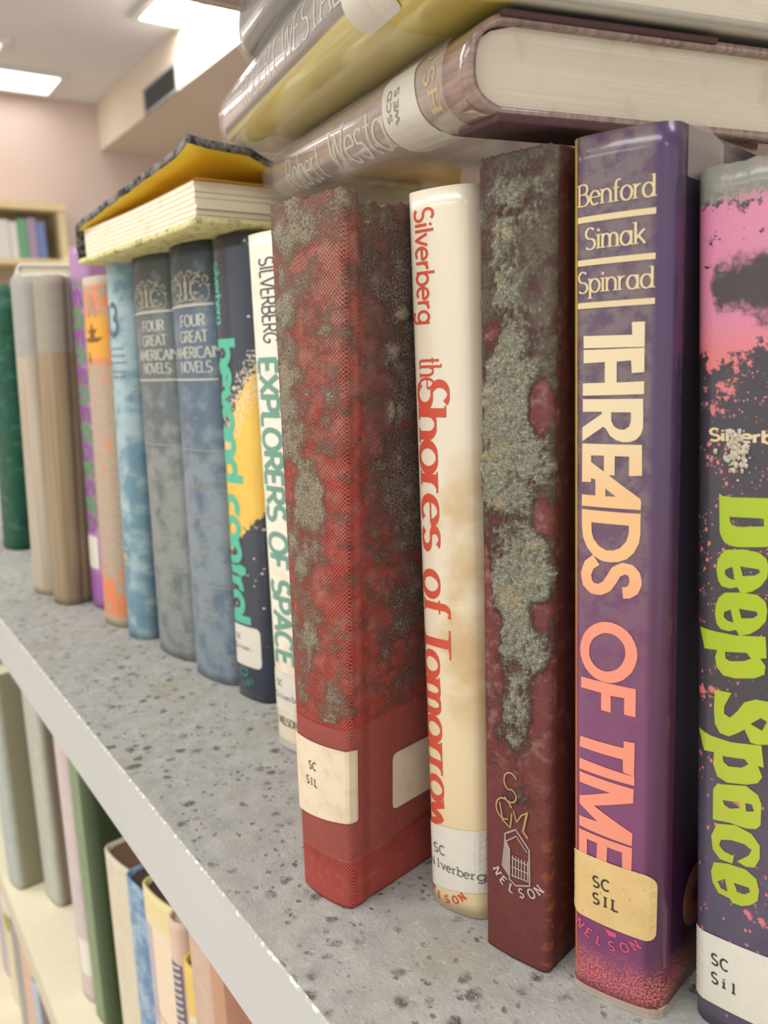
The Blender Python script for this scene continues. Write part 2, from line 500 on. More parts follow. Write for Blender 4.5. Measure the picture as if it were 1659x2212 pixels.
# air vent in the soffit
vent = empty('air_vent', Matrix.Translation((-2.705, YS, 1.021)), 'grey slatted air vent in the cream soffit', 'vent')
mb = MB()
for a in ((-.15, .15, .033, .04), (-.15, .15, -.04, -.033), (-.15, -.14, -.033, .033), (.14, .15, -.033, .033)): mb.box(a[0], a[1], -.008, 0, a[2], a[3])
mb.build('frame', plain('vent_frame', (178, 178, 174), .5), vent, smooth=False)
mb = MB(); mb.box(-.14, .14, -.002, 0, -.033, .033); mb.build('backing', plain('vent_dark', (128, 134, 136), .7), vent, smooth=False)
mb = MB()
for i in range(9):
    z = -.029 + i * .0072
    mb.quad((-.14, -.007, z - .0018), (.14, -.007, z - .0018), (.14, -.002, z + .0022), (-.14, -.002, z + .0022))
mb.build('slats', plain('vent_slat', (128, 132, 132), .5), vent, smooth=False)
# ceiling lights
def ceiling_light(x0, x1, y0, y1, label, group=None):
    t = empty('ceiling_light', Matrix.Translation(((x0 + x1) / 2, (y0 + y1) / 2, ZC)), label, 'ceiling light', group)
    a, b = (x1 - x0) / 2, (y1 - y0) / 2
    mb = MB(); mb.quad((-a, b, -.006), (a, b, -.006), (a, -b, -.006), (-a, -b, -.006)); mb.build('diffuser', lamp_m, t, smooth=False)
    mb = MB()
    for q in ((-a - .02, a + .02, b, b + .02), (-a - .02, a + .02, -b - .02, -b), (-a - .02, -a, -b, b), (a, a + .02, -b, b)): mb.box(q[0], q[1], q[2], q[3], -.012, 0)
    mb.build('frame', lampframe_m, t, smooth=False)
ceiling_light(-2.5, -1.45, .915, 1.025, 'bright ceiling light running beside the soffit')
ceiling_light(-3.31, -3.11, .1, .845, 'bright ceiling light closest to the back wall')
ceiling_light(-2.95, -2.87, .1, .62, 'dim narrow ceiling light strip before the back wall')
bpy.context.view_layer.update()
for o in list(C.objects):
    if o.name.startswith('diffuser') and o.parent.get('label', '').startswith(('dim', 'bright ceiling light closest')):
        m2 = lamp_m.copy(); m2.name = 'dim_diffuser'
        m2.node_tree.nodes['Principled BSDF'].inputs['Emission Strength'].default_value = 1.1 if o.parent['label'].startswith('dim') else 4.0
        o.data.materials[0] = m2
for o in list(C.objects):
    if o.name.startswith('diffuser') and 'beside the soffit' in o.parent.get('label', ''):
        m2 = lamp_m.copy(); m2.name = 'bright_diffuser'
        m2.node_tree.nodes['Principled BSDF'].inputs['Emission Strength'].default_value = 34.0
        o.data.materials[0] = m2
ceiling_light(-3.0, -1.9, -1.5, -1.1, 'added unseen far ceiling light over the aisle, to the left')  # unseen panel added to brighten the left side
ceiling_light(-2.2, -1.0, -1.0, -.6, 'added unseen ceiling light over the aisle, behind the photographer')  # extra off-frame panel put in to light the spines
ceiling_light(-.75, .45, -.85, -.45, 'second added unseen ceiling light over the aisle')  # another panel added out of frame to light the row
ceiling_light(-1.2, 0.2, -2.2, -1.8, 'added unseen ceiling light over the next aisle')  # extra panel out of view, added to light the scene
ceiling_light(1.3, 2.3, -1.0, -.6, 'third added unseen ceiling light over the aisle, fill from the right')  # added fill light for the right-facing page ends and covers
ceiling_light(-1.0, .4, .35, .6, 'added unseen ceiling light above the book stack')  # overhead panel out of frame, added for its light

# wall bookcase far behind
wood_m = plain('pale_wood', (226, 206, 160), .5, var=.1, size=60)
wb = empty('wall_bookcase', Matrix.Translation((XW + .002, .3, .54)), 'pale wooden bookcase against the back wall', 'bookcase')
def part(name, mat, parent, *b):
    mb = MB(); mb.box(*b); return mb.build(name, mat, parent, smooth=False)
part('side_panel', wood_m, wb, 0, .16, .515, .54, -.9, .2)
part('side_panel', wood_m, wb, 0, .16, -.5, -.475, -.9, .2)
part('top_panel', wood_m, wb, 0, .17, -.5, .545, .185, .21)
part('shelf', wood_m, wb, 0, .16, -.475, .515, 0, .02)
part('shelf', wood_m, wb, 0, .16, -.475, .515, -.32, -.30)
part('back_panel', plain('pale_back', (196, 180, 152), .6), wb, 0, .006, -.475, .515, -.9, .19)
for i, (y, wd, h, c, nm) in enumerate(((.60, .05, .13, (228, 226, 220), 'white'), (.652, .025, .125, (230, 228, 226), 'narrow white'), (.679, .03, .135, (112, 174, 128), 'green'), (.711, .03, .14, (172, 150, 182), 'mauve'), (.743, .028, .13, (116, 138, 190), 'blue'))):  # green, mauve and blue lightened to put haze into the colour
    r = empty('book', Matrix.Translation((XW + .04, y, .5605)), nm + ' book standing in the wall bookcase', 'book', 'books in the wall bookcase')
    part('cover', plain('far_' + nm.replace(' ', '_'), c), r, 0, .1, 0, wd, 0, h)
    part('pages', plain('far_pages', (225, 215, 195)), r, .004, .096, .003, wd - .003, h - .003, h + .0005)

# ------------------------------------------------------------------ the bookcase that carries the books
YF, XL, XR, YB = .0868, -2.6, .35, .46
dust = M('mouldy_shelf', .85, spec=.2)
o_ = dust.obj()
big = dust.noise(38, 4, vec=o_); med = dust.noise(9, 5, .6, vec=o_); fin = dust.noise(1.1, 5, .7, vec=o_)
base = dust.mix(med, (138, 138, 135), (198, 199, 195))
base = dust.mix(dust.mul(dust.sm(big, .5, .75), .7), base, (164, 157, 138))
base = dust.mix(dust.mul(dust.sm(dust.noise(3.0, 4, vec=o_), .58, .7), .4), base, (206, 206, 202))
warp = dust.node('ShaderNodeVectorMath'); warp.operation = 'ADD'
nz = dust.node('ShaderNodeTexNoise'); nz.inputs['Scale'].default_value = .25; nz.inputs['Detail'].default_value = 3
dust.nt.links.new(o_, nz.inputs['Vector'])
sc_ = dust.node('ShaderNodeVectorMath'); sc_.operation = 'SCALE'; sc_.inputs[3].default_value = 3.2
dust.nt.links.new(nz.outputs['Color'], sc_.inputs[0])
dust.nt.links.new(o_, warp.inputs[0]); dust.nt.links.new(sc_.outputs[0], warp.inputs[1])
wv = warp.outputs[0]
spot1 = dust.mul(dust.sm(dust.voro(8.5, wv), .36, .12), dust.sm(dust.noise(13, 3, vec=o_), .42, .56))
spot2 = dust.mul(dust.sm(dust.voro(3.6, wv), .34, .12), dust.sm(dust.noise(17, 3, vec=o_), .44, .58))
spots = dust.math('MAXIMUM', spot1, dust.mul(spot2, .8))
base = dust.mix(dust.mul(spots, dust.sm(fin, .2, .6)), base, (88, 82, 74))
base = dust.mix(dust.mul(dust.sm(fin, .56, .8), .4), base, (102, 100, 94))
base = dust.mix(dust.mul(dust.sm(dust.voro(2.6, wv), .12, .04), dust.sm(dust.noise(7, 2, vec=o_), .55, .62)), base, (238, 238, 234))
dust.col(base)
dust.bump(dust.add(dust.mul(med, 1.2), dust.add(dust.mul(fin, .7), dust.mul(spots, -.8))), .9, .85)
edge = M('shelf_edge_enamel', .42, spec=.4)
eo = edge.obj()
edge.col(edge.mix(edge.noise(26, 4, vec=edge.stretch(eo, .2, 1, 1)), (176, 178, 177), (188, 189, 187)))
worn = M('worn_edge', .5)
wo = worn.obj()
worn.col(worn.mix(worn.sm(worn.noise(2.2, 4, vec=wo), .48, .66), (174, 174, 168), (226, 225, 218)))
cream = M('cream_enamel', .5)
cream.col(cream.mix(cream.noise(5, 5, vec=cream.obj()), (228, 219, 190), (240, 233, 207)))
cream_e = plain('cream_edge', (208, 198, 172), .45)
case = empty('bookcase', Matrix.Translation((0, 0, 0)), 'grey metal bookcase with mould-covered top shelf carrying rows of old books', 'bookcase')
def shelf_board(name, z, th, mats):
    mb = MB(); r = .0008
    pr = [(YB, z - th), (YF + r, z - th)] + [(YF + r - r * sin(pi / 2 * i / 4), z - th + r - r * cos(pi / 2 * i / 4)) for i in range(1, 5)] \
        + [(YF, z - r)] + [(YF + r - r * cos(pi / 2 * i / 4), z - r + r * sin(pi / 2 * i / 4)) for i in range(1, 5)] + [(YB, z)]
    k0 = 6
    for (i, (a, b)) in enumerate(zip(pr, pr[1:])):
        mi = 0 if i == len(pr) - 2 else (2 if i >= k0 else 1)
        mb.quad((XL, a[0], a[1]), (XL, b[0], b[1]), (XR, b[0], b[1]), (XR, a[0], a[1]), mi)
    mb.face([mb.add((XR, a, b)) for a, b in pr], 1); mb.face([mb.add((XL, a, b)) for a, b in pr[::-1]], 1)
    return mb.build(name, mats, case, smooth=False)
shelf_board('shelf', 0.0, .0355, [dust.m, edge.m, worn.m])
shelf_board('shelf', -.297, .022, [cream.m, cream_e, cream_e])
shelf_board('shelf', -.60, .022, [cream.m, cream_e, cream_e])
part('back_panel', plain('dark_back', (70, 66, 60), .8), case, XL, XR, YB, YB + .01, -1.0, -.0355)
part('side_panel', edge.m, case, XR, XR + .02, YF, YB, -1.0, -.0355)
part('side_panel', edge.m, case, XL - .02, XL, YF, YB, -1.0, -.0355)
# ------------------------------------------------------------------ pages and shared materials
def pages_m(name, a, b, stain=(150, 130, 90)):
    m = M(name, .85, spec=.15)
    m.uv()
    ln = m.noise(.28, 2, .5, vec=m.stretch(m._uv, 1.0, .004))
    m.col(m.mix(m.mul(m.sm(m.noise(14, 4), .52, .75), .5), m.mix(ln, a, b), stain))
    m.bump(ln, .12, .5)
    return m.m
page_cream = pages_m('pages_cream', (206, 196, 170), (240, 232, 208))
page_grey = pages_m('pages_greyed', (196, 186, 168), (226, 217, 200), (172, 154, 122))
sticker = M('paper_label', .5, coat=.2, coat_rough=.2)
sticker.col(sticker.mix(sticker.sm(sticker.noise(7, 4), .45, .8), (228, 220, 192), (206, 194, 156)))
sticker_old = M('old_paper_label', .6, coat=.25, coat_rough=.25)
_s = sticker_old.noise(6, 5)
sticker_old.col(sticker_old.mix(sticker_old.mul(sticker_old.sm(sticker_old.noise(1.6, 3), .62, .75), .8), sticker_old.mix(_s, (222, 194, 138), (198, 164, 104)), (140, 104, 62)))
sticker_white = plain('white_label', (219, 214, 201), .5, coat=.2, var=.06)
ink = plain('typewriter_ink', (62, 60, 56), .6)
ink_soft = plain('faded_ink', (120, 116, 106), .6)
SL = [sticker.m, ink]; SO = [sticker_old.m, ink]; SW = [sticker_white, ink]; SF = [sticker_white, ink_soft]

def cloth(name, c, film, amount=.5, film_scale=16, patch=None, speck=(60, 58, 54), rough=.7, coat=0.0, fade=None, lump=.4):
    """old book cloth under a film of grey mould"""
    m = M(name, rough, coat, spec=.25)
    n1 = m.noise(film_scale, 5, .6); n2 = m.noise(2.2, 4, .65)
    b = m.mix(n2, tuple(int(x * .86) for x in c), c)
    if patch:
        for (pc, lo, hi, size) in patch: b = m.mix(m.sm(m.noise(size, 4, .6), lo, hi), b, pc)
    if fade: b = m.mix(m.sm(m.y, fade[0], fade[1]), b, fade[2])
    b = m.mix(m.mul(m.sm(m.add(n1, m.mul(n2, .3)), .78 - amount * .5, .98 - amount * .4), .75), b, film)
    b = m.mix(m.mul(m.sm(m.noise(1.4, 3, .6), .66, .76), .5), b, speck)
    m.col(b); m.bump(m.add(n2, m.mul(n1, .6)), lump, .6)
    return m.m

# ------------------------------------------------------------------ upright books, left to right
m_green = cloth('green_cloth', (22, 82, 62), (70, 120, 100), .25, coat=.3, patch=[((18, 58, 48), .5, .7, 18)])
bk = Book('book', 'dark green book standing at the left end of the row', stand(-.8669, .1354, .1914, .1211), .0407, .2421, rc=.008, bulge=.003, cover=m_green, page=page_cream, group='upright books on the mouldy shelf')
U = 'upright books on the mouldy shelf'
m_rose = cloth('rose_cloth', (150, 74, 70), (170, 150, 138), .4)
Book('book', 'dull red book half out of frame left of the green one', stand(-.915, .145, .19, .1), .036, .2435, rc=.006, cover=m_rose, page=page_cream, group=U)

def tan_cloth(name, line, c1, c2, c3):
    m = M(name, .75, spec=.2)
    m.uv()
    n = m.noise(9, 4); f = m.noise(.9, 3, .6)
    b = m.mix(m.sm(m.noise(3.2, 3, vec=m.stretch(m._uv, 1, .02)), .4, .62), c1, c2)
    b = m.mix(m.sm(m.y, line - .6, line + .6), b, m.mix(n, c3, tuple(int(v * .88) for v in c3)))
    b = m.mix(m.mul(f, .35), b, (112, 100, 84))
    m.col(b); m.bump(f, .25, .5); return m.m
torn = lambda q: 2.2 * mnoise.noise(Vector((q * .32, 3.1, 0))) + 1.2 * mnoise.noise(Vector((q * 1.1, 7.1, 0)))
m_tan1 = tan_cloth('tan_cloth_pale', 176, (190, 181, 165), (174, 158, 134), (176, 174, 168))
m_tan2 = tan_cloth('tan_cloth_brown', 178, (162, 145, 120), (146, 125, 98), (166, 159, 146))
m_tan2b = None
b_t1 = Book('book', 'pale tan cloth book with a grey upper part and torn top edge', stand(-.6728, .1232, .1841, .0970, .38), .0353, .2298, rc=.007, bulge=.004, groove=.0016, cover=m_tan1, page=page_grey, topf=torn, group=U)
b_t2 = Book('book', 'brown tan cloth book with torn top showing its right cover', stand(-.6291, .1275, .2269, .096, .38), .0305, .2267, rc=.008, bulge=.0035, groove=.0018, cover=m_tan2, page=page_grey, topf=torn, group=U)
b_t2.print('title_mark', plain('black_stamp', (40, 36, 34), .6), lambda mb: put_text(mb, b_t2.P, 'SC', 45, 172.5, 6.5, length=9, down=False, weight=.26))

vio = M('violet_jacket', .45, coat=.4)
vio.uv()
vb = vio.mix(vio.noise(9, 4), (156, 112, 158), (178, 134, 178))
vb = vio.mix(vio.mul(vio.sm(vio.noise(5, 3), .36, .5), vio.band(vio.y, 56, 222, 3)), vb, (122, 116, 122))
vb = vio.mix(vio.sm(vio.y, 28, 24), vb, (150, 92, 160))
vio.col(vb)
b_v = Book('book', 'purple and green jacketed book between the brown tan and the orange book', stand(-.5965, .1475, .1657, .0760, .25), .0270, .2432, rc=.003, cover=vio.m, page=page_cream, group=U)
def vio_print(mb):
    rnd = random.Random(5)
    y = 216
    for i, ch in enumerate('EOECEOEEOESEO'):
        put_text(mb, b_v.P, ch, 2, y, 15, length=11, weight=.26, mi=i % 2)
        y -= 12.5
b_v.print('title', [plain('violet_print', (150, 86, 156), .5), plain('leaf_green_print', (104, 148, 104), .5)], vio_print)
b_v.label([(.3, 29), (19, 29), (19, 52), (.3, 52)], mats=SW)

org = M('orange_cloth', .75, spec=.2)
org.uv()
ob = org.mix(org.noise(4, 4), (206, 122, 82), (222, 142, 100))
gr = org.sm(org.add(org.noise(16, 4), org.mul(org.band(org.y, 40, 165, 20), .22)), .46, .62)
ob = org.mix(org.mul(gr, .9), ob, org.mix(org.noise(3, 4), (150, 140, 126), (186, 172, 152)))
ob = org.mix(org.mul(org.band(org.y, 172, 197, 2), org.band(org.x, 8, 30, 2)), ob, (218, 160, 70))
ob = org.mix(org.sm(org.y, 10, 3), ob, (176, 164, 146)); ob = org.mix(org.sm(org.y, 212, 217), ob, (190, 178, 162))
org.col(ob); org.bump(org.noise(1.3, 4), .3, .6)
b_o = Book('book', 'orange cloth book greyed by mould with a yellow stamped badge', stand(-.5539, .1430, .1549, .0765), .0329, .2195, rc=.008, bulge=.003, cover=org.m, page=page_grey, group=U)
def star(cx, cy, r, n=5, k=.42):
    return [(cx + r * (1 if i % 2 == 0 else k) * sin(pi * i / n), cy + r * (1 if i % 2 == 0 else k) * cos(pi * i / n)) for i in range(2 * n)]
def org_print(mb):
    put_polys(mb, b_o.P, [[star(18, 187, 6)], [[(8, 184), (28, 184), (24, 181.5), (12, 181.5)]], [[(11, 172), (15, 172), (13, 168)]], [[(12.4, 176), (13.6, 176), (13.6, 171), (12.4, 171)]]], .0002, 0)
    put_text(mb, b_o.P, 'A', 14, 196, 12, down=False, weight=.24, mi=1)
b_o.print('badge', [plain('dark_gold', (120, 92, 46), .5), plain('grey_stamp', (172, 152, 132), .6)], org_print)

blu = M('blue_cloth', .7, spec=.25)
blu.uv()
bb = blu.mix(blu.noise(6, 4), (98, 130, 146), (120, 152, 166))
bb = blu.mix(blu.mul(blu.sm(blu.add(blu.noise(15, 4), blu.mul(blu.sm(blu.y, 60, 150), .12)), .44, .66), .85), bb, (168, 188, 192))
bb = blu.mix(blu.mul(blu.sm(blu.noise(2.2, 4), .6, .72), .6), bb, (104, 116, 112))
bb = blu.mix(blu.mul(blu.sm(blu.x, 25, 29), .9), bb, (46, 66, 84))  # right cover painted darker, shade put into the colour
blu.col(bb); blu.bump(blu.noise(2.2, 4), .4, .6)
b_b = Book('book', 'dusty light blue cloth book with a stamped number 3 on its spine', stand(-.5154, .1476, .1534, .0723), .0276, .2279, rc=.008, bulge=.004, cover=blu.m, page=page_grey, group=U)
b_b.print('number', plain('blue_grey_stamp', (92, 104, 114), .6), lambda mb: (put_text(mb, b_b.P, '3', 11, 184, 17, length=8, down=False, weight=.17), put_text(mb, b_b.P, 'I', 6, 184, 17, down=False, weight=.1)))
def blue_dim(mb):
    for y in (176, 172, 168, 163, 160): put_polys(mb, b_b.P, [[[(7, y), (23 - (y % 3), y), (23 - (y % 3), y + .9), (7, y + .9)]]], .0002)
b_b.print('rules', plain('blue_grey_rule', (122, 138, 146), .6), blue_dim)
b_b.print('lower_mark', plain('yellowed_stamp', (196, 190, 148), .6), lambda mb: put_polys(mb, b_b.P, [[star(11, 52, 4, 6)], [[(6, 47), (17, 47), (17, 48), (6, 48)]], [[(7, 57), (16, 57), (16, 57.8), (7, 57.8)]]], .0002))

# the two matching volumes
def fg_mat(name, up, low, film):
    m = M(name, .45, coat=.25, coat_rough=.25, spec=.35)
    m.uv()
    n = m.noise(13, 4); f = m.noise(1.6, 4, .65)
    b = m.mix(m.sm(m.y, 185, 205), m.mix(n, low, tuple(int(v * .9) for v in low)), up)
    b = m.mix(m.mul(m.sm(m.add(n, m.mul(m.sm(m.y, 170, 90), .22)), .5, .78), .8), b, film)
    b = m.mix(m.mul(m.sm(m.noise(2.6, 4), .62, .7), m.sm(m.y, 110, 60)), b, (92, 96, 92))
    m.col(b); m.bump(m.add(m.mul(f, .6), m.mul(n, .6)), .4, .6); return m.m
m_fg1 = fg_mat('slate_cloth_mouldy', (58, 66, 66), (96, 106, 108), (140, 144, 140))
m_fg2 = fg_mat('slate_blue_cloth', (48, 60, 68), (88, 108, 126), (132, 144, 152))
silver = plain('silver_stamp', (196, 196, 182), .4)
silver_dim = plain('worn_silver_stamp', (146, 150, 142), .5)
def fg_print(B, xo, worn):
    a, d = 0, 1
    def go(mb):
        for i, y in enumerate((193.5, 158, 123, 88.3, 52.5, 15.8)):
            put_polys(mb, B.P, [[[(1, y - .45), (B.w * 1000 - 1, y - .45), (B.w * 1000 - 1, y + .45), (1, y + .45)]]], .00018, a if i < 2 else d)
        for t, y in (('FOUR', 183.8), ('GREAT', 176.2), ('AMERICAN', 168.6), ('NOVELS', 161.6)):
            wd = {'FOUR': 20, 'GREAT': 22.5, 'AMERICAN': 35.5, 'NOVELS': 25.5}[t]
            put_text(mb, B.P, t, xo - wd / 2, y, 5.2, length=wd, down=False, weight=.17, contrast=.6, serif=True, off=.00018, mi=a)
        put_text(mb, B.P, 'SHORT', xo - 8, 103, 3.4, length=14, down=False, weight=.2, off=.00018, mi=d)
        put_polys(mb, B.P, [[star(xo - 1, 139, 1.2, 4)]], .00018, d)
        rnd = random.Random(8)
        for y in (76, 72, 68, 43, 39, 35, 31):
            L = rnd.uniform(5, 11)
            for q in range(int(L / 1.8)): put_polys(mb, B.P, [[[(xo - L / 2 + q * 1.8, y), (xo - L / 2 + q * 1.8 + 1.2, y), (xo - L / 2 + q * 1.8 + 1.2, y + 1.8), (xo - L / 2 + q * 1.8, y + 1.8)]]], .00018, d)
    return go
def fg_emblem(B, cx):
    def go(mb):
        cy = 201.5
        def ln(pts, wd):
            for q in strip(pts, lambda dx, dy: wd, .8):
                for tri in (q[:3], (q[0], q[2], q[3])):
                    mb.face([mb.add(B.P(a / 1000, b / 1000, .00018), (a / 1000, b / 1000)) for a, b in orient(tri)])
        for sgn in (-1, 1):
            def m(pts): return [(cx + sgn * x, cy + y) for x, y in pts]
            ln(m(arc(9.2, -.5, 4.6, 5.6, 250, 60)[::-1]), .8)               # large side scroll
            ln(m(arc(9.6, 4.2, 2.0, 1.7, 20, 300)), .7)                    # its upper curl
            ln(m(arc(9.0, -4.2, 2.2, 1.8, 330, 60)), .7)                   # its lower curl
            ln(m(arc(13.6, -2.5, 2.4, 4.2, 100, -100)), .6)
            ln(m(arc(6.4, -1.0, 2.2, 4.8, 110, 250)), .6)
            ln(m([(4.5, 5.6), (7, 6.9), (9.5, 6.5), (12, 7.2)]), .6)
            for qx, qy in ((11.2, .6), (12.2, -4.6), (6.6, 2.2), (7.2, -2.4), (15.8, .4), (5.2, 7.4)): ln(m([(qx - .7, qy), (qx + .7, qy + .3)]), 1.3)
            ln(m(arc(14.2, 3.6, 1.5, 1.4, -60, 230)), .8)
            ln(m(arc(2.4, 1.5, 1.6, 4.6, 80, -80)), .7)                    # outline of the vase
            ln(m(arc(3.0, 7.0, 1.5, 1.2, 0, 250)), .8)
            ln(m([(0, -7.2), (3, -7.4), (6, -7.0), (9, -7.4), (12, -6.9)]), .8)
            ln(m([(1.5, -5.2), (4.5, -5.6), (7, -5.0)]), .7)
        for k, r in ((-4, 1.5), (-1, 1.2), (2, 1.7), (5.2, 1.1)):
            put_polys(mb, B.P, [[[(cx + r * cos(i * pi / 5), cy + k + 1.3 * r * sin(i * pi / 5)) for i in range(10)]]], .0002)
    return go
b_f1 = Book('book', 'mouldy grey volume with silver lettering, left of the two matching volumes', stand(-.4734, .1530, .1672, .0295), .0411, .2245, rc=.004, bulge=.0035, cover=m_fg1, page=page_grey, group=U)
b_f2 = Book('book', 'slate blue volume with silver lettering, right of the two matching volumes', stand(-.4236, .1560, .1691, .0284), .0389, .2221, rc=.004, bulge=.0035, cover=m_fg2, page=page_grey, group=U)
for B_, xo, cx in ((b_f1, 25, 21.5), (b_f2, 23.5, 20.5)):
    B_.print('lettering', [silver, silver_dim], fg_print(B_, xo, B_ is b_f1))
    B_.print('emblem', plain('aged_silver', (158, 154, 134), .5), fg_emblem(B_, cx))

# dark blue jacket with a yellow burst
bc = M('navy_jacket', .35, coat=.7, coat_rough=.1)
bc.uv()
nb = bc.mix(bc.noise(12, 3), (34, 40, 54), (46, 54, 72))
nb = bc.mix(bc.mul(bc.sm(bc.voro(5.2), .14, .08), bc.sm(bc.noise(16, 2), .45, .5)), nb, (196, 200, 196))
yel = bc.math('ADD', bc.mul(bc.noise(3.2, 5, .7), 26), bc.y)
edge_up = bc.add(bc.math('MULTIPLY', bc.x, 1.35), 116.0)
ym = bc.mul(bc.sm(bc.math('SUBTRACT', edge_up, yel), -3, -1), 1.0)
top_ = bc.sm(bc.math('SUBTRACT', bc.add(bc.mul(bc.x, 1.35), 138.0), yel), -.8, .8)
low_ = bc.sm(bc.math('SUBTRACT', yel, bc.add(bc.mul(bc.x, .75), 86.0)), -.8, .8)
ymask = bc.mul(top_, low_)
rim = bc.mul(bc.sm(bc.noise(1.8, 4, .7), .5, .56), bc.sm(bc.math('SUBTRACT', bc.add(bc.mul(bc.x, 1.35), 148.0), yel), -1, 1), bc.sm(bc.math('SUBTRACT', bc.add(bc.mul(bc.x, 1.35), 124.0), yel), 1, -1))
nb = bc.mix(ymask, nb, bc.mix(bc.noise(15, 3), (222, 176, 62), (236, 196, 84)))
nb = bc.mix(bc.mul(rim, .9), nb, (214, 204, 178))
bc.col(nb)
b_bc = Book('book', 'navy jacketed book with a yellow burst and teal title reading downwards', stand(-.3796, .1606, .2082, .0198, .165), .0284, .2213, rc=.005, bulge=.002, cover=bc.m, page=page_cream, group=U)
teal = plain('teal_print', (94, 190, 160), .4)
b_bc.print('title', teal, lambda mb: put_text(mb, b_bc.P, 'beyond control', 2.6, 176, 15.5, length=137, weight=.25))
b_bc.print('author_name', teal, lambda mb: put_text(mb, b_bc.P, 'silverberg', 3.6, 211, 6, length=28, weight=.17))
b_bc.label([(1.4, 17.2), (24, 17.2), (24, 38), (1.4, 38)], [('SC', 5, 30.5, 2.6), ('Silver-', 3.5, 25.5, 2.6)], SF, r=3.2)
b_bc.print('publisher_mark', plain('dull_teal', (66, 128, 122), .5), lambda mb: (put_text(mb, b_bc.P, 'D', 7, 16, 6, length=5, weight=.2), put_text(mb, b_bc.P, 'S', 13, 11, 4, length=3.4, weight=.2), put_text(mb, b_bc.P, 'S', 9, 9, 4, length=3.4, weight=.2)))

exm = M('ivory_jacket', .35, coat=.6, coat_rough=.12)
exm.uv()
exm.col(exm.mix(exm.mul(exm.sm(exm.add(exm.noise(14, 4), exm.mul(exm.sm(exm.y, 90, 10), .3)), .5, .85), .8), (232, 228, 212), (214, 200, 166)))
b_ex = Book('book', 'ivory jacketed book with green capitals, half hidden by the red book', stand(-.3153, .1508, .1585, .0038), .0233, .2141, rc=.004, bulge=.002, cover=exm.m, page=page_cream, group=U)
b_ex.print('title', plain('sage_print', (118, 164, 146), .45), lambda mb: put_text(mb, b_ex.P, 'EXPLORERS OF SPACE', 5.8, 166.8, 12, length=128.5, weight=.21))
b_ex.print('author_name', plain('charcoal_print', (84, 84, 84), .5), lambda mb: put_text(mb, b_ex.P, 'SILVERBERG', 11, 204.8, 8.3, length=32.5, weight=.13))
b_ex.label([(.4, 17), (22, 17), (22, 35), (.4, 35)], [('SC', 5, 28.5, 2.7), ('Silverberg', 3.6, 22.8, 2.7, dict(weight=.13, serif=True, mono=.74))], SF, r=2)
b_ex.print('imprint', plain('grey_imprint', (110, 106, 98), .5), lambda mb: put_text(mb, b_ex.P, 'NELSON', 5, 11, 3.2, length=13, down=False, weight=.2, serif=True))
b_ex.label([(3, .6), (20, .6), (20, 3), (3, 3)], mats=[clear('jacket_film', alpha=.6), ink], r=.8, name='plastic_hem')

# ------------------------------------------------------------------ the red mouldy book
RB = [(14, 205, 26, 8, .55), (5, 172, 5, 24, .75), (12, 200, 6, 6, .5), (17, 187, 5, 4, .35), (8, 181, 5, 5, .5), (20, 176, 4, 4, .3), (6, 143, 6, 7.5, .85), (13, 127, 5.5, 10, 1.0), (9, 109, 6, 6, .8),
      (17, 120, 3, 12, .4), (13, 90, 4, 6, .55), (3.5, 88, 3, 4, .75), (9, 79, 4, 6, .85), (14, 84, 3, 4, .5), (6, 67, 3.5, 4, .7), (18, 62, 4, 9, .45), (8, 98, 5, 4, .5), (15, 147, 4, 5, .35), (4, 118, 4, 6, .55),
      (22, 66, 5, 8, .35), (7, 17, 9, 3, .4), (12, 15, 3, 2, .4), (22, 158, 4, 14, .3), (10, 158, 6, 6, .45)]
RD = [(56, 150, 15, 60, .8), (44, 190, 15, 12, .6), (52, 178, 12, 16, .45), (47, 159, 6, 9, .4), (40, 132, 8, 10, .55), (52, 122, 9, 12, .7), (49, 90, 6, 8, .62), (44, 96, 3, 4, .5), (40, 82, 3.5, 5, .45), (53, 72, 6, 7, .5), (46, 66, 7, 6, .45), (38, 108, 3, 4, .4), (40, 70, 5, 5, .3)]
RP = [(46.5, 177, 2.6, 1.9, 1.2), (44, 167, 2, 2.2, .6), (42, 150, 1.6, 3, .8), (43, 157, 2.5, 2, .5), (38, 140, 1.5, 2, .5)]
def red_disp(s, t):
    v = Vector((s * .16, t * .16, 0))
    n = mnoise.fractal(v, 1.0, 2.0, 4, noise_basis='PERLIN_ORIGINAL')
    f = mnoise.fractal(Vector((s * 1.1, t * 1.1, 5)), 1.0, 2.0, 3)
    light = blobs(RB, s, t); dark = blobs(RD, s, t); puff = blobs(RP, s, t)
    tape = smooth01(t, 58.5, 60.5) if t < 62 else 1.0
    if t < 59: tape = .25 * smooth01(t, 20, 15) + .05
    raw = .30 + max(light * .75, dark * .6) + .45 * n + .1 * f
    m = raw if tape > .9 else raw * tape
    if puff > .2: m = max(m, min(1.2, puff * 1.6))
    mk = smooth01(m, .45, .95)
    up = (.12 + .5 * smooth01(light + .5 * n, .5, 1.2)) * mk * (.6 + .9 * f) + 1.3 * min(1, puff)
    tone = .5 + .55 * (light - dark) + .25 * n + 1.0 * min(1, puff)
    ridge = .35 * exp(-((s - 29.5) / 1.4) ** 2)
    return (up + ridge) * .001, max(0, m), min(2, max(0, tone))
red = M('red_book_cloth', .8, spec=.2)
red.uv()
rot = red.node('ShaderNodeVectorMath'); rot.operation = 'ADD'
wvx = red.math('COSINE', red.mul(red.add(red.x, red.mul(red.noise(5, 3), .7)), 6.6))
wvy = red.math('COSINE', red.mul(red.add(red.y, red.add(red.mul(red.x, .12), red.mul(red.noise(6, 3), .8))), 5.4))
weave = red.mul(wvx, wvy)
dots = red.sm(weave, .1, .5)
n6 = red.noise(11, 4)
fiber = red.noise(.45, 3, .7)
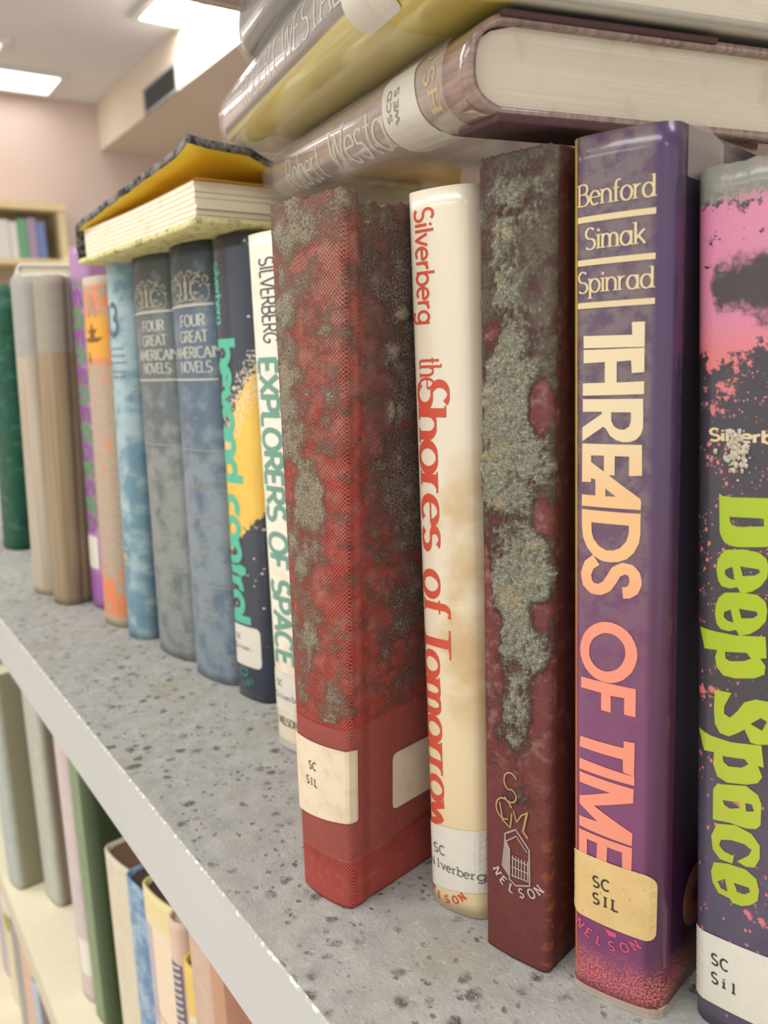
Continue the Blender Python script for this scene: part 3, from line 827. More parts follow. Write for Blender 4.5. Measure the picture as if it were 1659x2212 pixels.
rb = red.mix(n6, (146, 56, 48), (172, 78, 66))
rb = red.mix(red.mul(fiber, .5), rb, (196, 92, 78))
rb = red.mix(red.mul(dots, red.sm(red.noise(3, 3), .25, .5), .85), rb, (62, 24, 22))
rb = red.mix(red.mul(red.band(red.x, 26.5, 31.5, 1.2), .55), rb, (186, 78, 72))
rb = red.mix(red.mul(red.band(red.y, 16, 59, .5), .45), rb, (128, 38, 36))
rb = red.mix(red.mul(red.sm(red.y, 17, 4), .35), rb, (196, 96, 92))
spk = red.noise(.7, 4, .75)
mcol = red.mix(red.sm(red.add(red.attr('tone'), red.mul(red.math('SUBTRACT', red.noise(5, 4, .65), .5), 1.6)), .1, 1.0), (98, 80, 74), (150, 144, 122))
mcol = red.mix(red.mul(red.sm(red.noise(8, 3), .52, .66), .6), mcol, (172, 158, 150))
mcol = red.mix(red.sm(red.attr('tone'), 1.3, 1.6), mcol, (214, 208, 204))
mcol = red.mix(red.mul(red.sm(spk, .45, .62), .55), mcol, (186, 176, 158))
mcol = red.mix(red.mul(red.sm(spk, .46, .34), .75), mcol, (74, 60, 52))
mm = red.sm(red.add(red.attr('mould'), red.add(red.mul(red.math('SUBTRACT', red.noise(.7, 5, .8), .5), 1.7), red.mul(red.math('SUBTRACT', red.noise(3.2, 4, .6), .5), 1.1))), .36, 1.05)
film = red.mul(red.sm(red.add(red.noise(7, 6, .7), red.mul(red.sm(red.y, 120, 200), .16)), .4, .72), red.sm(red.y, 58, 70), .62)
rb = red.mix(film, rb, (152, 122, 110))
rb = red.mix(red.mul(red.sm(red.x, 31, 34), red.sm(red.y, 60, 75), red.sm(red.add(red.noise(9, 5, .65), red.mul(red.sm(red.y, 60, 180), .25)), .45, .75), .6), rb, (104, 84, 78))
rb = red.mix(red.mul(dots, red.sm(red.noise(3, 3), .3, .55), .5), rb, (58, 34, 30))
red.col(red.mix(red.mul(mm, .93), rb, mcol))
red.bump(red.add(red.mul(dots, -.5), red.add(red.mul(fiber, .5), red.mul(mm, red.mul(spk, 3.2)))), .28, .9)
rag = lambda q: 1.3 * mnoise.noise(Vector((q * .35, 1.7, 0))) + .7 * mnoise.noise(Vector((q * 1.6, 4.7, 0))) + (-2.2 if q > 30 else 0)
b_red = Book('book', 'red cloth book spotted with grey mould, standing forward of the row', stand(-.2193, .1112, .1919, .0113), .0226, .2071, w2=.0305, rc=.0014, bulge=.0020, groove=0.0004,
             cover=red.m, page=page_grey, disp=red_disp, topf=rag, nt=250, ns=56, fine=.034, group=U, d=.142)
RS = 26.5
b_red.label([(.2, 26.3), (RS + 1.2, 29.2), (RS + 1.2, 52.4), (.2, 52)], [('SC', 9, 43, 2.5), ('SIL', 7.3, 37.6, 2.5)], SL, r=.6, off=.0006)
b_red.label([(42.5, 26), (66, 26), (66, 45), (42.5, 45)], [], SL, r=2.2, off=.0006, name='cover_label')
tape_m = clear('clear_tape', (210, 150, 140), .86, .18)
mb = MB(); put_polys(mb, b_red.P, [[[(-3, 16.8), (36, 15.8), (64, 20), (64, 60), (38, 59.6), (18, 58.8), (-3, 59.4)]]], .00085, 0, 1.5); mb.build('clear_tape', tape_m, b_red.root)

def crumbs(B, name, mat, fn, n, s0, s1, r0, r1, seed, tmax):
    """loose tufts of mould sitting on a cover where it grows thickest"""
    rnd = random.Random(seed); mb = MB(); k = 0
    for _ in range(n * 12):
        if k >= n: break
        s, t = rnd.uniform(s0, s1), rnd.uniform(2, tmax)
        o, m, tn = fn(s, t)
        if rnd.random() > (m - .5) * .9: continue
        k += 1
        r = rnd.uniform(r0, r1) * (.5 + .5 * min(1, m)) / 1000
        c = B.P(s / 1000, t / 1000, o + r * .3); nrm = (B.P(s / 1000, t / 1000, o + .001) - B.P(s / 1000, t / 1000, o)).normalized()
        ax = nrm.orthogonal().normalized(); ay = nrm.cross(ax); a0 = rnd.uniform(0, 6.28)
        ring = [mb.add(c + (ax * cos(a0 + i * 1.2566) + ay * sin(a0 + i * 1.2566)) * r * rnd.uniform(.6, 1.3), (s / 1000, t / 1000)) for i in range(5)]
        tp = mb.add(c + nrm * r * rnd.uniform(.6, 1.5) + (ax * rnd.uniform(-1, 1) + ay * rnd.uniform(-1, 1)) * r * .5, (s / 1000, t / 1000))
        for i in range(5): mb.face((ring[i], ring[(i + 1) % 5], tp))
    o = mb.build(name, mat, B.root); o['kind'] = 'stuff'
    return o
def tuft_mat(name, a, b, c):
    m = M(name, .95, spec=.1); m.col(m.mix(m.sm(m.noise(6, 3), .4, .65), m.mix(m.noise(.8, 3), a, b), c)); return m.m
crumbs(b_red, 'mould_tufts', tuft_mat('grey_mould_tufts', (120, 110, 92), (168, 160, 142), (138, 130, 104)), red_disp, 1900, 1, 30, .08, .24, 3, 200)

# ------------------------------------------------------------------ the white jacket
wm = M('cream_white_jacket', .3, coat=.55, coat_rough=.12)
wm.uv()
st1 = wm.mul(wm.sm(wm.add(wm.noise(15, 4), wm.mul(wm.sm(wm.x, 3, 16), .35)), .62, .95), wm.band(wm.y, 62, 134, 12))
wb_ = wm.mix(wm.noise(20, 3), (226, 217, 198), (216, 205, 182))
wb_ = wm.mix(wm.sm(wm.y, 140, 20), wb_, (218, 197, 156))
wb_ = wm.mix(wm.mul(st1, .8), wb_, (190, 158, 104))
wb_ = wm.mix(wm.mul(wm.sm(wm.noise(.9, 2), .72, .78), wm.band(wm.y, 60, 130, 8)), wb_, (110, 86, 60))
wm.col(wb_)
b_w = Book('book', 'cream jacketed book with a red title reading downwards, beside the red book', stand(-.1880, .1383, .3184, -.0066, .19), .0213, .2073, w2=.0218, rc=.004, bulge=.0022, cover=wm.m, page=page_grey, group=U, d=.13)
redink = plain('red_print', (204, 82, 62), .4, var=.06)
def white_print(mb):
    put_text(mb, b_w.P, 'Silverberg', 4.6, 203, 6.2, length=30, weight=.125)
    put_text(mb, b_w.P, 'the', 4.5, 164.6, 7.6, length=8.6, weight=.14, contrast=.35, serif=True)
    put_text(mb, b_w.P, 'S', 3.7, 158.6, 10.2, length=8, weight=.19, contrast=.3)
    put_text(mb, b_w.P, 'hores', 3.5, 151.0, 9.6, length=40, weight=.19, contrast=.28, serif=True)
    put_text(mb, b_w.P, 'of', 3.0, 105.5, 9.6, length=13, weight=.19, contrast=.28, serif=True)
    put_text(mb, b_w.P, 'T', 2.6, 89, 9.6, length=9.5, weight=.19, contrast=.28, serif=True)
    put_text(mb, b_w.P, 'omorrow', 2.2, 81.5, 9.2, length=57.5, weight=.19, contrast=.28, serif=True)
b_w.print('title', redink, white_print)
b_w.label([(.3, 5.4), (21.2, 9), (21.6, 29), (.3, 26)], [('SC', 3.4, 17.6, 2.9), ('Silverberg', .6, 12.8, 2.9, dict(weight=.13, serif=True, mono=.685))], SF, r=1.4)
def arc_text(mb, B, txt, cx, cy, r, a0, a1, size, mi=0, **kw):
    n = len(txt)
    for i, ch in enumerate(txt):
        a = radians(a0 + (a1 - a0) * (i + .5) / n)
        tx, ty = -sin(a), cos(a)
        def path(x, y, a=a, tx=tx, ty=ty):
            u = x - size * .38
            return (cx + (r - y) * cos(a) + tx * u, cy + (r - y) * sin(a) + ty * u)
        put_text(mb, B.P, ch, 0, 0, size, path=path, off=.0002, mi=mi, **kw)
b_w.print('imprint', redink, lambda mb: arc_text(mb, b_w, 'NELSON', 7, 12.5, 10.5, 215, 325, 2.3, weight=.22, serif=True))

# ------------------------------------------------------------------ the maroon book under thick mould
BB = [(11, 125, 10, 27, .95), (10, 158, 7, 13, .75), (11, 150, 9, 8, .45), (12, 88, 7, 11, .9), (10, 68, 6.5, 9, .85), (15, 74, 3, 5, .35), (12, 105, 8, 7, .75), (10, 48, 4.5, 5, .55), (14, 52, 3, 4, .35), (17, 112, 3.5, 7, .55), (18, 92, 3, 7, .55),
      (4, 178, 7, 25, .4), (14, 182, 8, 22, .45), (10, 203, 14, 10, .45), (4, 140, 4, 14, .5), (16, 140, 5, 6, .4), (7, 188, 2.5, 10, .4)]
BN = [(17.6, 152, 2.6, 6, -1.6), (1.2, 106, 2.2, 9, -1.0), (18.5, 126, 2.6, 5, -.9), (17.5, 100, 2.5, 4, -.6), (4, 172, 2.2, 6, -.5), (2.5, 190, 3, 5, -.35), (20, 70, 4, 14, -.5), (1.5, 90, 3, 7, -.9)]
def bro_disp(s, t):
    n = mnoise.fractal(Vector((s * .15, t * .15, 9)), 1.0, 2.0, 4)
    f = mnoise.fractal(Vector((s * .75, t * .75, 2)), .9, 2.1, 4)
    e = 1.0 if -1 <= s <= 22 else .35
    g = blobs(BB, s, t) + blobs(BN, s, t)
    fl = .85 * smooth01(t, 55, 135) + .25 * smooth01(t, 15, 60)
    m = max(0, max(g * .85, fl * .8 + blobs(BN, s, t) * .8) + .4 * n + .12 * f) * e
    thick = smooth01(g + .45 * n + .15 * f, .45, 1.2) * e
    up = thick * (.9 + 1.1 * f) + .1 * smooth01(m, .4, .9)
    tone = .35 + .65 * thick + .25 * f
    return up * .00085, m, min(2, max(0, tone))
bro = M('maroon_cloth', .6, spec=.3)
bro.uv()
wl = bro.mul(bro.math('SINE', bro.mul(bro.x, 9)), bro.math('SINE', bro.mul(bro.y, 9)))
c0 = bro.mix(bro.noise(6, 4), (92, 44, 42), (112, 58, 54))
c0 = bro.mix(bro.mul(bro.sm(bro.noise(5, 5, .7), .48, .68), bro.sm(bro.y, 40, 70), .6), c0, (146, 118, 110))
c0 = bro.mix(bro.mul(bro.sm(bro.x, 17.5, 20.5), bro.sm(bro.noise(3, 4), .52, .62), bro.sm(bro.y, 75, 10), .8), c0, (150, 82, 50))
c0 = bro.mix(bro.mul(bro.sm(bro.x, 21.5, 23), .6), c0, (66, 30, 28))  # right cover darkened to paint in the shade of the gap beside it
sp = bro.noise(.75, 4, .75)
tn = bro.attr('tone')
g0 = bro.mix(bro.sm(bro.add(tn, bro.mul(bro.math('SUBTRACT', bro.noise(3.2, 4, .65), .5), 1.0)), .3, 1.15), (98, 90, 78), (136, 136, 118))
g0 = bro.mix(bro.mul(bro.sm(bro.noise(9, 3), .52, .66), bro.sm(tn, .6, 1.0), .7), g0, (178, 160, 114))
g0 = bro.mix(bro.mul(bro.sm(sp, .5, .66), bro.sm(tn, .3, .9)), g0, (184, 188, 172))
g0 = bro.mix(bro.mul(bro.sm(sp, .46, .32), .75), g0, (78, 72, 62))
mk = bro.sm(bro.add(bro.attr('mould'), bro.add(bro.mul(bro.math('SUBTRACT', bro.noise(.8, 5, .8), .5), 1.5), bro.mul(bro.math('SUBTRACT', bro.noise(4, 4, .6), .5), .9))), .36, .92)
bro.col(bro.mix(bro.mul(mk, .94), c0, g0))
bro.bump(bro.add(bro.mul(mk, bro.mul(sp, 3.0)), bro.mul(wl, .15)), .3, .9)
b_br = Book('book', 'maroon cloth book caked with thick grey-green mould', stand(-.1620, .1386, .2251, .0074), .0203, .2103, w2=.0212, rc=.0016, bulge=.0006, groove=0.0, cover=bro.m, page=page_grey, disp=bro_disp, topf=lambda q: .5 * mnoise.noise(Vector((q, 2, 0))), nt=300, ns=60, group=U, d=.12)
crumbs(b_br, 'mould_tufts', tuft_mat('pale_mould_tufts', (112, 112, 94), (170, 173, 156), (154, 144, 108)), lambda s, t: (lambda r: (r[0], max(0, r[2] - .25), r[2]))(bro_disp(s, t)), 3000, .6, 19.8, .07, .22, 4, 208)
pale_ink = plain('worn_silver_print', (186, 172, 164), .5)
gold_ink = plain('worn_gold_print', (168, 148, 96), .45)
b_br.print('imprint', pale_ink, lambda mb: arc_text(mb, b_br, 'NELSON', 11.5, 29.5, 9.6, 205, 332, 2.5, weight=.2, serif=True))
def house(mb):
    def ln(pts, wd):
        for q in strip(pts, lambda dx, dy: wd, 1):
            for tri in (q[:3], (q[0], q[2], q[3])): mb.face([mb.add(b_br.P(a / 1000, b / 1000, .00025), (a / 1000, b / 1000)) for a, b in orient(tri)])
    ln([(7.2, 28), (7.5, 37), (11, 39.5), (15.2, 35), (15.4, 24.5), (11, 22.8), (8.5, 24.2)], .55)
    ln([(8, 35), (11.2, 37.6), (14.6, 34)], .4)
    for i in range(6): ln([(10 + i * .95, 25 + .1 * i), (10 + i * .95, 31.5)], .42)
    for k in range(3): ln([(9.6, 25.4 + k * 2.6), (15, 25.6 + k * 2.4)], .4)
    put_polys(mb, b_br.P, [[[(6.3, 27), (9.2, 24.2), (9.2, 33), (7.4, 36)]]], .00024)
b_br.print('house_emblem', plain('worn_pale_print', (164, 148, 138), .5), house)
def scr(mb):
    def ln(pts, wd):
        for q in strip(pts, lambda dx, dy: wd, .6):
            for tri in (q[:3], (q[0], q[2], q[3])): mb.face([mb.add(b_br.P(a / 1000, b / 1000, .0006), (a / 1000, b / 1000)) for a, b in orient(tri)])
    ln(arc(9.6, 53, 2.1, 2.6, 30, 250) + arc(9.4, 49, 2.0, 1.9, 80, -150), .45)
    ln(arc(7.4, 44.5, 2.6, 3.0, 20, 300), .5)
    ln([(6, 46), (7, 41), (9.5, 39.6), (10, 44)], .45)
    ln([(10.5, 45), (11.5, 42), (13, 44.5), (15, 46)], .4)
    ln([(14.8, 46), (13.5, 40), (15, 38.5)], .6)
b_br.print('script_mark', gold_ink, scr)

# ------------------------------------------------------------------ the purple jacket
pm = M('purple_jacket', .32, coat=.5, coat_rough=.12)
pm.uv()
pn = pm.noise(5, 5, .65)
p0 = pm.mix(pm.sm(pn, .40, .56), (84, 62, 86), (106, 92, 96))
p1 = pm.mix(pn, (110, 52, 98), (120, 64, 102))
pb_ = pm.mix(pm.sm(pm.y, 150, 60), p0, p1)
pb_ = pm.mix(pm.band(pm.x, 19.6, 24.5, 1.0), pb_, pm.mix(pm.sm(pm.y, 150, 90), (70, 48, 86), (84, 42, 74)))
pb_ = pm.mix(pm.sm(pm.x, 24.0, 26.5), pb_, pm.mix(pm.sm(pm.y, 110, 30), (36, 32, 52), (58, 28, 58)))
pb_ = pm.mix(pm.mul(pm.sm(pm.noise(.55, 3, .7), .46, .54), pm.sm(pm.add(pm.y, pm.mul(pm.noise(6, 3), 10)), 21, 10)), pb_, (212, 112, 92))
pb_ = pm.mix(pm.mul(pm.sm(pm.x, 1.95, 1.65), .95), pb_, pm.mix(pm.sm(pm.y, 130, 90), (206, 172, 62), (206, 122, 70)))
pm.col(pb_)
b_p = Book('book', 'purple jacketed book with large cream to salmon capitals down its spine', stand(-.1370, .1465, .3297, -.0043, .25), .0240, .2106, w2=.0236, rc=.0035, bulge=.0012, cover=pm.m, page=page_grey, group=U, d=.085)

THREADS=[[[(18.1,170.4),(18.1,165.0),(3.9,165.2),(3.9,167.9),(15.4,167.7),(15.3,170.4)]],[[(3.9,164.8),(18.1,164.8),(18.1,159.6),(15.4,159.4),(15.2,162.2),(12.0,162.0),(12.0,157.4),(18.1,157.6),(18.1,154.8),(3.7,154.5),(3.7,157.3),(9.2,157.4),(9.2,162.0),(3.9,161.8)]],[[(3.7,153.7),(17.9,153.8),(18.0,150.3),(18.0,147.4),(17.6,146.0),(16.6,144.8),(15.2,144.2),(13.6,144.1),(12.0,144.5),(10.5,145.5),(9.6,147.0),(8.9,147.5),(3.6,144.0),(3.6,147.2),(8.5,150.4),(8.5,150.9),(3.7,150.8)],[(10.8,150.8),(15.3,150.8),(15.3,148.7),(14.9,147.6),(13.8,146.9),(12.5,147.0),(11.4,147.7),(10.8,148.9)]],[[(3.6,143.5),(17.8,143.6),(17.9,136.7),(15.0,136.5),(15.0,140.9),(11.7,140.9),(11.7,136.5),(9.1,136.4),(9.1,140.9),(5.9,140.8),(5.9,134.6),(3.5,134.5)]],[[(5.9,139.3),(10.2,136.5),(17.6,131.4),(17.8,130.7),(17.7,128.9),(3.5,128.8),(3.5,131.5),(7.0,131.5),(7.0,135.3),(5.9,135.5)],[(9.5,133.3),(12.0,131.6),(9.5,131.5)]],[[(3.5,128.0),(17.7,128.0),(17.7,123.2),(17.4,121.2),(16.3,118.8),(14.7,117.2),(12.7,116.3),(10.7,116.0),(8.7,116.1),(6.6,117.1),(4.9,118.9),(3.8,121.2),(3.5,123.8)],[(6.0,125.1),(15.1,125.1),(15.1,123.3),(14.5,121.3),(13.0,119.6),(11.5,118.9),(9.7,118.8),(8.0,119.6),(6.6,121.1),(6.1,122.7)]],[[(17.4,94.5),(17.2,93.0),(16.8,91.5),(16.1,90.0),(15.1,88.8),(14.0,87.7),(12.6,86.9),(11.2,86.4),(9.6,86.3),(8.2,86.4),(6.8,86.9),(5.5,87.8),(4.4,88.9),(3.7,90.2),(3.2,91.7),(3.0,93.3),(3.2,94.9),(3.7,96.5),(4.4,97.9),(5.5,99.2),(6.7,100.2),(8.1,101.0),(9.6,101.4),(11.0,101.5),(12.5,101.2),(13.8,100.7),(15.0,99.9),(16.0,98.8),(16.7,97.5),(17.2,96.1)],[(14.6,94.5),(14.5,93.4),(14.1,92.3),(13.5,91.2),(12.7,90.3),(11.8,89.7),(10.7,89.2),(9.6,89.0),(8.5,89.2),(7.5,89.6),(6.7,90.2),(6.0,91.1),(5.6,92.1),(5.5,93.3),(5.6,94.5),(6.0,95.6),(6.6,96.7),(7.5,97.5),(8.5,98.2),(9.5,98.6),(10.6,98.7),(11.7,98.6),(12.6,98.2),(13.4,97.5),(14.1,96.7),(14.5,95.6)]],[[(3.3,86.3),(17.1,86.1),(17.1,79.0),(14.4,79.2),(14.4,83.3),(11.1,83.2),(11.2,78.9),(8.7,79.0),(8.7,83.4),(3.3,83.5)]],[[(3.1,70.7),(14.4,70.6),(14.4,72.4),(17.0,72.5),(16.9,63.8),(14.3,64.3),(14.2,67.6),(2.9,67.8)]],[[(2.9,64.8),(17.0,63.8),(17.0,61.5),(2.8,61.9)]],[[(2.9,61.2),(16.9,60.6),(16.8,56.9),(6.9,53.2),(16.7,48.9),(16.6,45.5),(2.8,46.3),(2.8,49.1),(7.9,49.2),(2.9,52.4),(2.9,54.6),(11.1,58.0),(2.9,58.3)]],[[(2.7,45.5),(16.7,45.0),(16.5,37.2),(14.4,37.2),(14.2,43.0),(10.5,43.2),(10.3,37.6),(7.6,37.6),(7.8,43.3),(5.0,43.4),(5.0,38.0),(2.7,38.0)]]]
THREADS_S=[(7.3,116.2),(5.4,114.7),(4.6,112.4),(5.0,110.2),(6.4,109.1),(8.2,109.1),(9.9,110.1),(11.2,112.1),(12.2,113.9),(13.9,114.9),(15.5,114.7),(16.5,113.6),(16.8,111.8),(16.2,110.1),(14.9,109.2),(13.8,109.1)]
DEEP=[[[(6.6,132.7),(7.6,132.2),(9.8,132.2),(18.6,132.8),(19.3,126.9),(18.5,123.0),(17.1,122.2),(11.1,121.3),(9.0,121.4),(7.6,122.3),(6.8,124.0)],[(9.1,127.8),(16.5,128.3),(16.6,126.6),(11.1,125.8),(9.7,126.0),(9.2,126.8)]],[[(8.3,120.3),(12.3,121.0),(15.6,120.8),(17.2,119.7),(17.8,117.9),(17.4,115.4),(16.0,113.3),(14.2,111.9),(11.8,111.0),(11.0,112.3),(9.3,111.7),(7.4,111.8),(6.5,113.0),(6.1,115.2),(6.3,117.4),(7.1,119.1)],[(8.2,115.8),(9.8,116.7),(10.4,113.8),(9.0,114.0),(8.1,114.7)],[(11.6,117.1),(15.7,117.1),(15.9,116.4),(14.8,115.6),(12.2,115.0)]],[[(8.1,110.5),(12.1,111.3),(15.4,111.4),(17.1,110.3),(17.6,108.4),(17.3,105.8),(15.8,103.8),(14.0,102.3),(11.6,101.3),(10.8,102.5),(9.1,101.8),(7.2,101.9),(6.2,102.9),(5.8,105.1),(6.0,107.4),(6.8,109.2)],[(8.0,106.0),(9.5,106.9),(10.2,104.0),(8.8,104.2),(7.9,104.8)],[(11.4,107.5),(15.3,107.6),(15.6,106.9),(14.6,106.0),(12.0,105.4)]],[[(1.9,101.1),(5.9,101.0),(10.7,101.2),(17.3,102.4),(17.6,97.6),(16.2,97.2),(17.4,95.8),(17.2,93.8),(15.1,92.4),(10.8,91.2),(7.9,91.1),(6.3,92.7),(5.9,94.9),(6.4,96.7),(3.3,96.3)],[(8.3,96.8),(13.2,97.8),(14.3,96.7),(12.6,95.7),(9.5,94.9),(8.4,95.3)]],[[(5.9,87.1),(9.9,87.5),(8.2,83.8),(8.2,82.0),(9.6,81.5),(11.3,83.6),(12.9,86.2),(15.5,87.6),(18.4,87.8),(20.4,85.9),(21.0,83.0),(20.1,80.0),(18.6,78.0),(16.0,77.1),(14.4,77.1),(13.0,79.8),(11.3,78.3),(9.3,76.9),(7.2,77.0),(6.0,78.8),(5.7,82.0)],[(14.3,81.5),(16.6,83.6),(17.9,83.1),(16.9,80.7)]],[[(1.6,76.2),(5.1,75.6),(10.0,75.7),(16.8,77.2),(17.4,72.2),(16.1,72.1),(17.1,69.8),(16.1,68.0),(13.5,66.7),(9.0,65.5),(6.6,66.1),(5.6,68.8),(5.8,71.8),(3.3,71.3)],[(7.9,71.6),(13.1,72.7),(14.0,71.8),(12.4,70.4),(9.3,69.6),(8.1,70.3)]],[[(6.6,64.2),(13.5,66.4),(14.8,65.8),(16.2,65.2),(17.0,63.3),(16.9,58.2),(15.9,56.8),(13.6,56.0),(9.8,55.8),(5.6,54.8),(5.6,60.5),(5.6,62.4)],[(8.0,60.7),(12.0,61.8),(12.1,60.4),(9.8,59.3),(8.4,59.7)],[(13.4,62.2),(14.9,62.4),(15.4,60.9),(13.6,60.2)]],[[(6.6,54.2),(11.2,55.8),(14.9,55.2),(16.8,53.1),(16.8,49.8),(15.7,47.2),(13.7,46.5),(11.6,46.9),(14.3,49.6),(15.0,51.2),(13.3,52.0),(10.2,51.6),(7.7,50.6),(7.2,49.0),(8.4,48.0),(10.9,47.8),(10.5,45.8),(7.4,45.5),(5.6,47.2),(5.2,50.5)]],[[(5.9,44.0),(9.5,45.3),(13.7,45.8),(16.1,44.6),(16.8,42.0),(16.5,39.2),(14.8,37.3),(12.8,36.1),(10.6,35.8),(10.0,36.6),(7.1,36.6),(5.6,38.7),(5.2,41.2)],[(6.9,39.5),(8.7,41.0),(9.4,38.1),(7.8,38.1)],[(10.9,41.1),(14.4,41.6),(14.8,40.6),(13.4,39.4),(11.8,39.1)]]]
fm = M('cream_to_salmon_print', .35, coat=.4)
fm.uv()
fm.col(fm.mix(fm.sm(fm.y, 128, 150), fm.mix(fm.sm(fm.y, 95, 122), (226, 138, 114), (220, 176, 122)), (214, 197, 160)))
cream_ink = plain('cream_print', (212, 193, 152), .35, coat=.4, var=.05)
def pur_print(mb):
    put_polys(mb, b_p.P, THREADS, .00018, 0)
    for q in strip(THREADS_S, lambda dx, dy: 2.75, .7):
        for tri in (q[:3], (q[0], q[2], q[3])): mb.face([mb.add(b_p.P(a / 1000, b / 1000, .00018), (a / 1000, b / 1000)) for a, b in orient(tri)], 0)
b_p.print('title', fm.m, pur_print)
def pur_names(mb):
    for y in (193.1, 183.9, 174.6): put_polys(mb, b_p.P, [[[(2.3, y - .65), (20.1, y - .65), (20.1, y + .65), (2.3, y + .65)]]], .00018)
    for t, a, b, y in (('Benford', 2.4, 20, 196.0), ('Simak', 4.1, 18.1, 186.7), ('Spinrad', 2.3, 19.9, 177.4)):
        put_text(mb, b_p.P, t, a, y, 4.5, length=b - a, down=False, off=.00018, weight=.14, contrast=.4, serif=True)
b_p.print('author_names', cream_ink, pur_names)
b_p.label([(.15, 21.6), (22.2, 20.8), (22.3, 38.8), (.15, 39.3)], [('SC', 6.4, 31.2, 2.9), ('SIL', 6.4, 26.5, 2.9)], SO, r=3.0, off=.0003)
b_p.print('imprint', plain('pink_print', (206, 88, 118), .4), lambda mb: (arc_text(mb, b_p, 'NELSON', 10.3, 27.5, 12.6, 222, 318, 2.4, weight=.2, serif=True), put_polys(mb, b_p.P, [[[(10, 20.5), (13, 20.2), (13, 19), (11, 18.8)]]], .0002)))
def cover_art(mb):
    put_polys(mb, b_p.P, [[[(41 + 8.5 * cos(i * pi / 12), 24 + 8.5 * sin(i * pi / 12)) for i in range(24)]]], .0002, 0)
    put_polys(mb, b_p.P, [[star(41, 24, 4, 8)]], .0003, 1)
    for ch, y in (('I', 158), ('T', 151), ('C', 128), ('E', 106)): put_text(mb, b_p.P, ch, 37, y, 5, down=False, weight=.1, contrast=.4, serif=True, mi=2)
b_p.print('cover_art', [plain('dull_orange_print', (170, 104, 84), .4), plain('dark_red_print', (120, 40, 50), .4), plain('grey_print', (146, 146, 150), .4)], cover_art)
mb = MB(); put_polys(mb, b_p.P, [[[(-1, -.2), (24, -.2), (38, -.2), (38, 1.6), (24, 2.2), (-1, 1.6)]]], .0004); mb.build('plastic_hem', clear('clear_hem', (225, 215, 190), .55), b_p.root)
mb = MB(); put_polys(mb, b_p.P, [[[(25.5, 200), (46, 200), (46, 209.5), (34, 212), (25.5, 211)]]], .0004); mb.build('plastic_corner', clear('clear_corner', (190, 180, 178), .55), b_p.root)

# ------------------------------------------------------------------ the black book with acid lettering
dm = M('black_speckled_jacket', .38, coat=.45, coat_rough=.15)
dm.uv()
d0 = dm.mix(dm.noise(10, 4), (44, 42, 46), (70, 64, 74))
d0 = dm.mix(dm.sm(dm.y, 90, 30), d0, dm.mix(dm.noise(8, 4), (72, 64, 84), (92, 84, 104)))
pink = dm.mix(dm.sm(dm.y, 174, 160), (198, 122, 152), (206, 114, 114))
nn = dm.noise(11, 5, .7)
topm = dm.sm(dm.add(nn, dm.mul(dm.sm(dm.y, 152, 176), .38)), .60, .64)
cloud = dm.sm(dm.math('ADD', dm.math('ABSOLUTE', dm.math('SUBTRACT', dm.y, 177.0)), dm.add(dm.mul(dm.noise(2, 5, .8), 12), dm.add(dm.mul(dm.noise(12, 2), 14), dm.sm(dm.x, 6, 2, 0, 12)))), 21, 16)
fleck = dm.math('MAXIMUM', dm.mul(dm.sm(dm.voro(2.4, dm.stretch(dm._uv, 1.2, .9)), .22, .15), dm.sm(dm.noise(9, 3), .48, .54)), dm.mul(dm.sm(dm.voro(1.1), .24, .14), dm.sm(dm.noise(5, 3), .46, .56), dm.sm(dm.y, 80, 110)))
d1 = dm.mix(dm.math('MAXIMUM', topm, fleck), d0, pink)
d1 = dm.mix(dm.mul(cloud, .97), d1, (48, 46, 44))
d1 = dm.mix(dm.mul(dm.sm(dm.add(dm.noise(3.2, 5, .75), dm.mul(dm.sm(dm.y, 188, 200), .16)), .60, .62), dm.sm(dm.y, 165, 180)), d1, (44, 42, 40))
d1 = dm.mix(dm.mul(dm.sm(dm.add(dm.y, dm.mul(dm.noise(4, 4), 9)), 197, 201), .9), d1, (128, 130, 118))
d1 = dm.mix(dm.mul(dm.sm(dm.noise(7, 5, .7), .6, .7), .4), d1, (120, 118, 116))
dm.col(d1)
b_d = Book('book', 'black and pink speckled book with acid green lettering at the right edge', stand(-.1114, .1628, .1704, -.0285), .0360, .2015, rc=.004, bulge=.0015, cover=dm.m, page=page_grey, group=U, d=.13,
           topf=lambda q: .5 * mnoise.noise(Vector((q * .4, 9, 0))))
acid = M('acid_green_print', .4, coat=.4); acid.uv()
acid.col(acid.mix(acid.sm(acid.y, 60, 115), acid.mix(acid.noise(9, 3), (160, 176, 42), (174, 184, 50)), (154, 176, 16)))
b_d.print('title', acid.m, lambda mb: put_polys(mb, b_d.P, DEEP, .00018))
b_d.print('author_name', cream_ink, lambda mb: put_text(mb, b_d.P, 'Silverberg', 4.1, 144.3, 2.6, length=22, down=False, weight=.2))
b_d.label([(.1, 5.8), (35, 9), (35.5, 28), (.1, 24.2)], [('SC', 5.2, 17.2, 2.8), ('Sil', 5.2, 12.2, 2.8)], SW, r=1.0, off=.0003)
rnd = random.Random(2)
mb = MB()
for i in range(90):
    a, b = rnd.gauss(10.5, 1.3), rnd.gauss(142.5, 2.2); r = rnd.uniform(.25, .8)
    mb_pts = [(a + r * cos(k * 1.05) * rnd.uniform(.5, 1.2), b + r * sin(k * 1.05) * rnd.uniform(.5, 1.3)) for k in range(6)]
    c = mb.add(b_d.P(a / 1000, b / 1000, .0006 + .0007 * rnd.random()), (a / 1000, b / 1000))
    ids = [mb.add(b_d.P(p / 1000, q / 1000, .0002), (p / 1000, q / 1000)) for p, q in mb_pts]
    for k in range(6): mb.face((ids[k], ids[(k + 1) % 6], c))
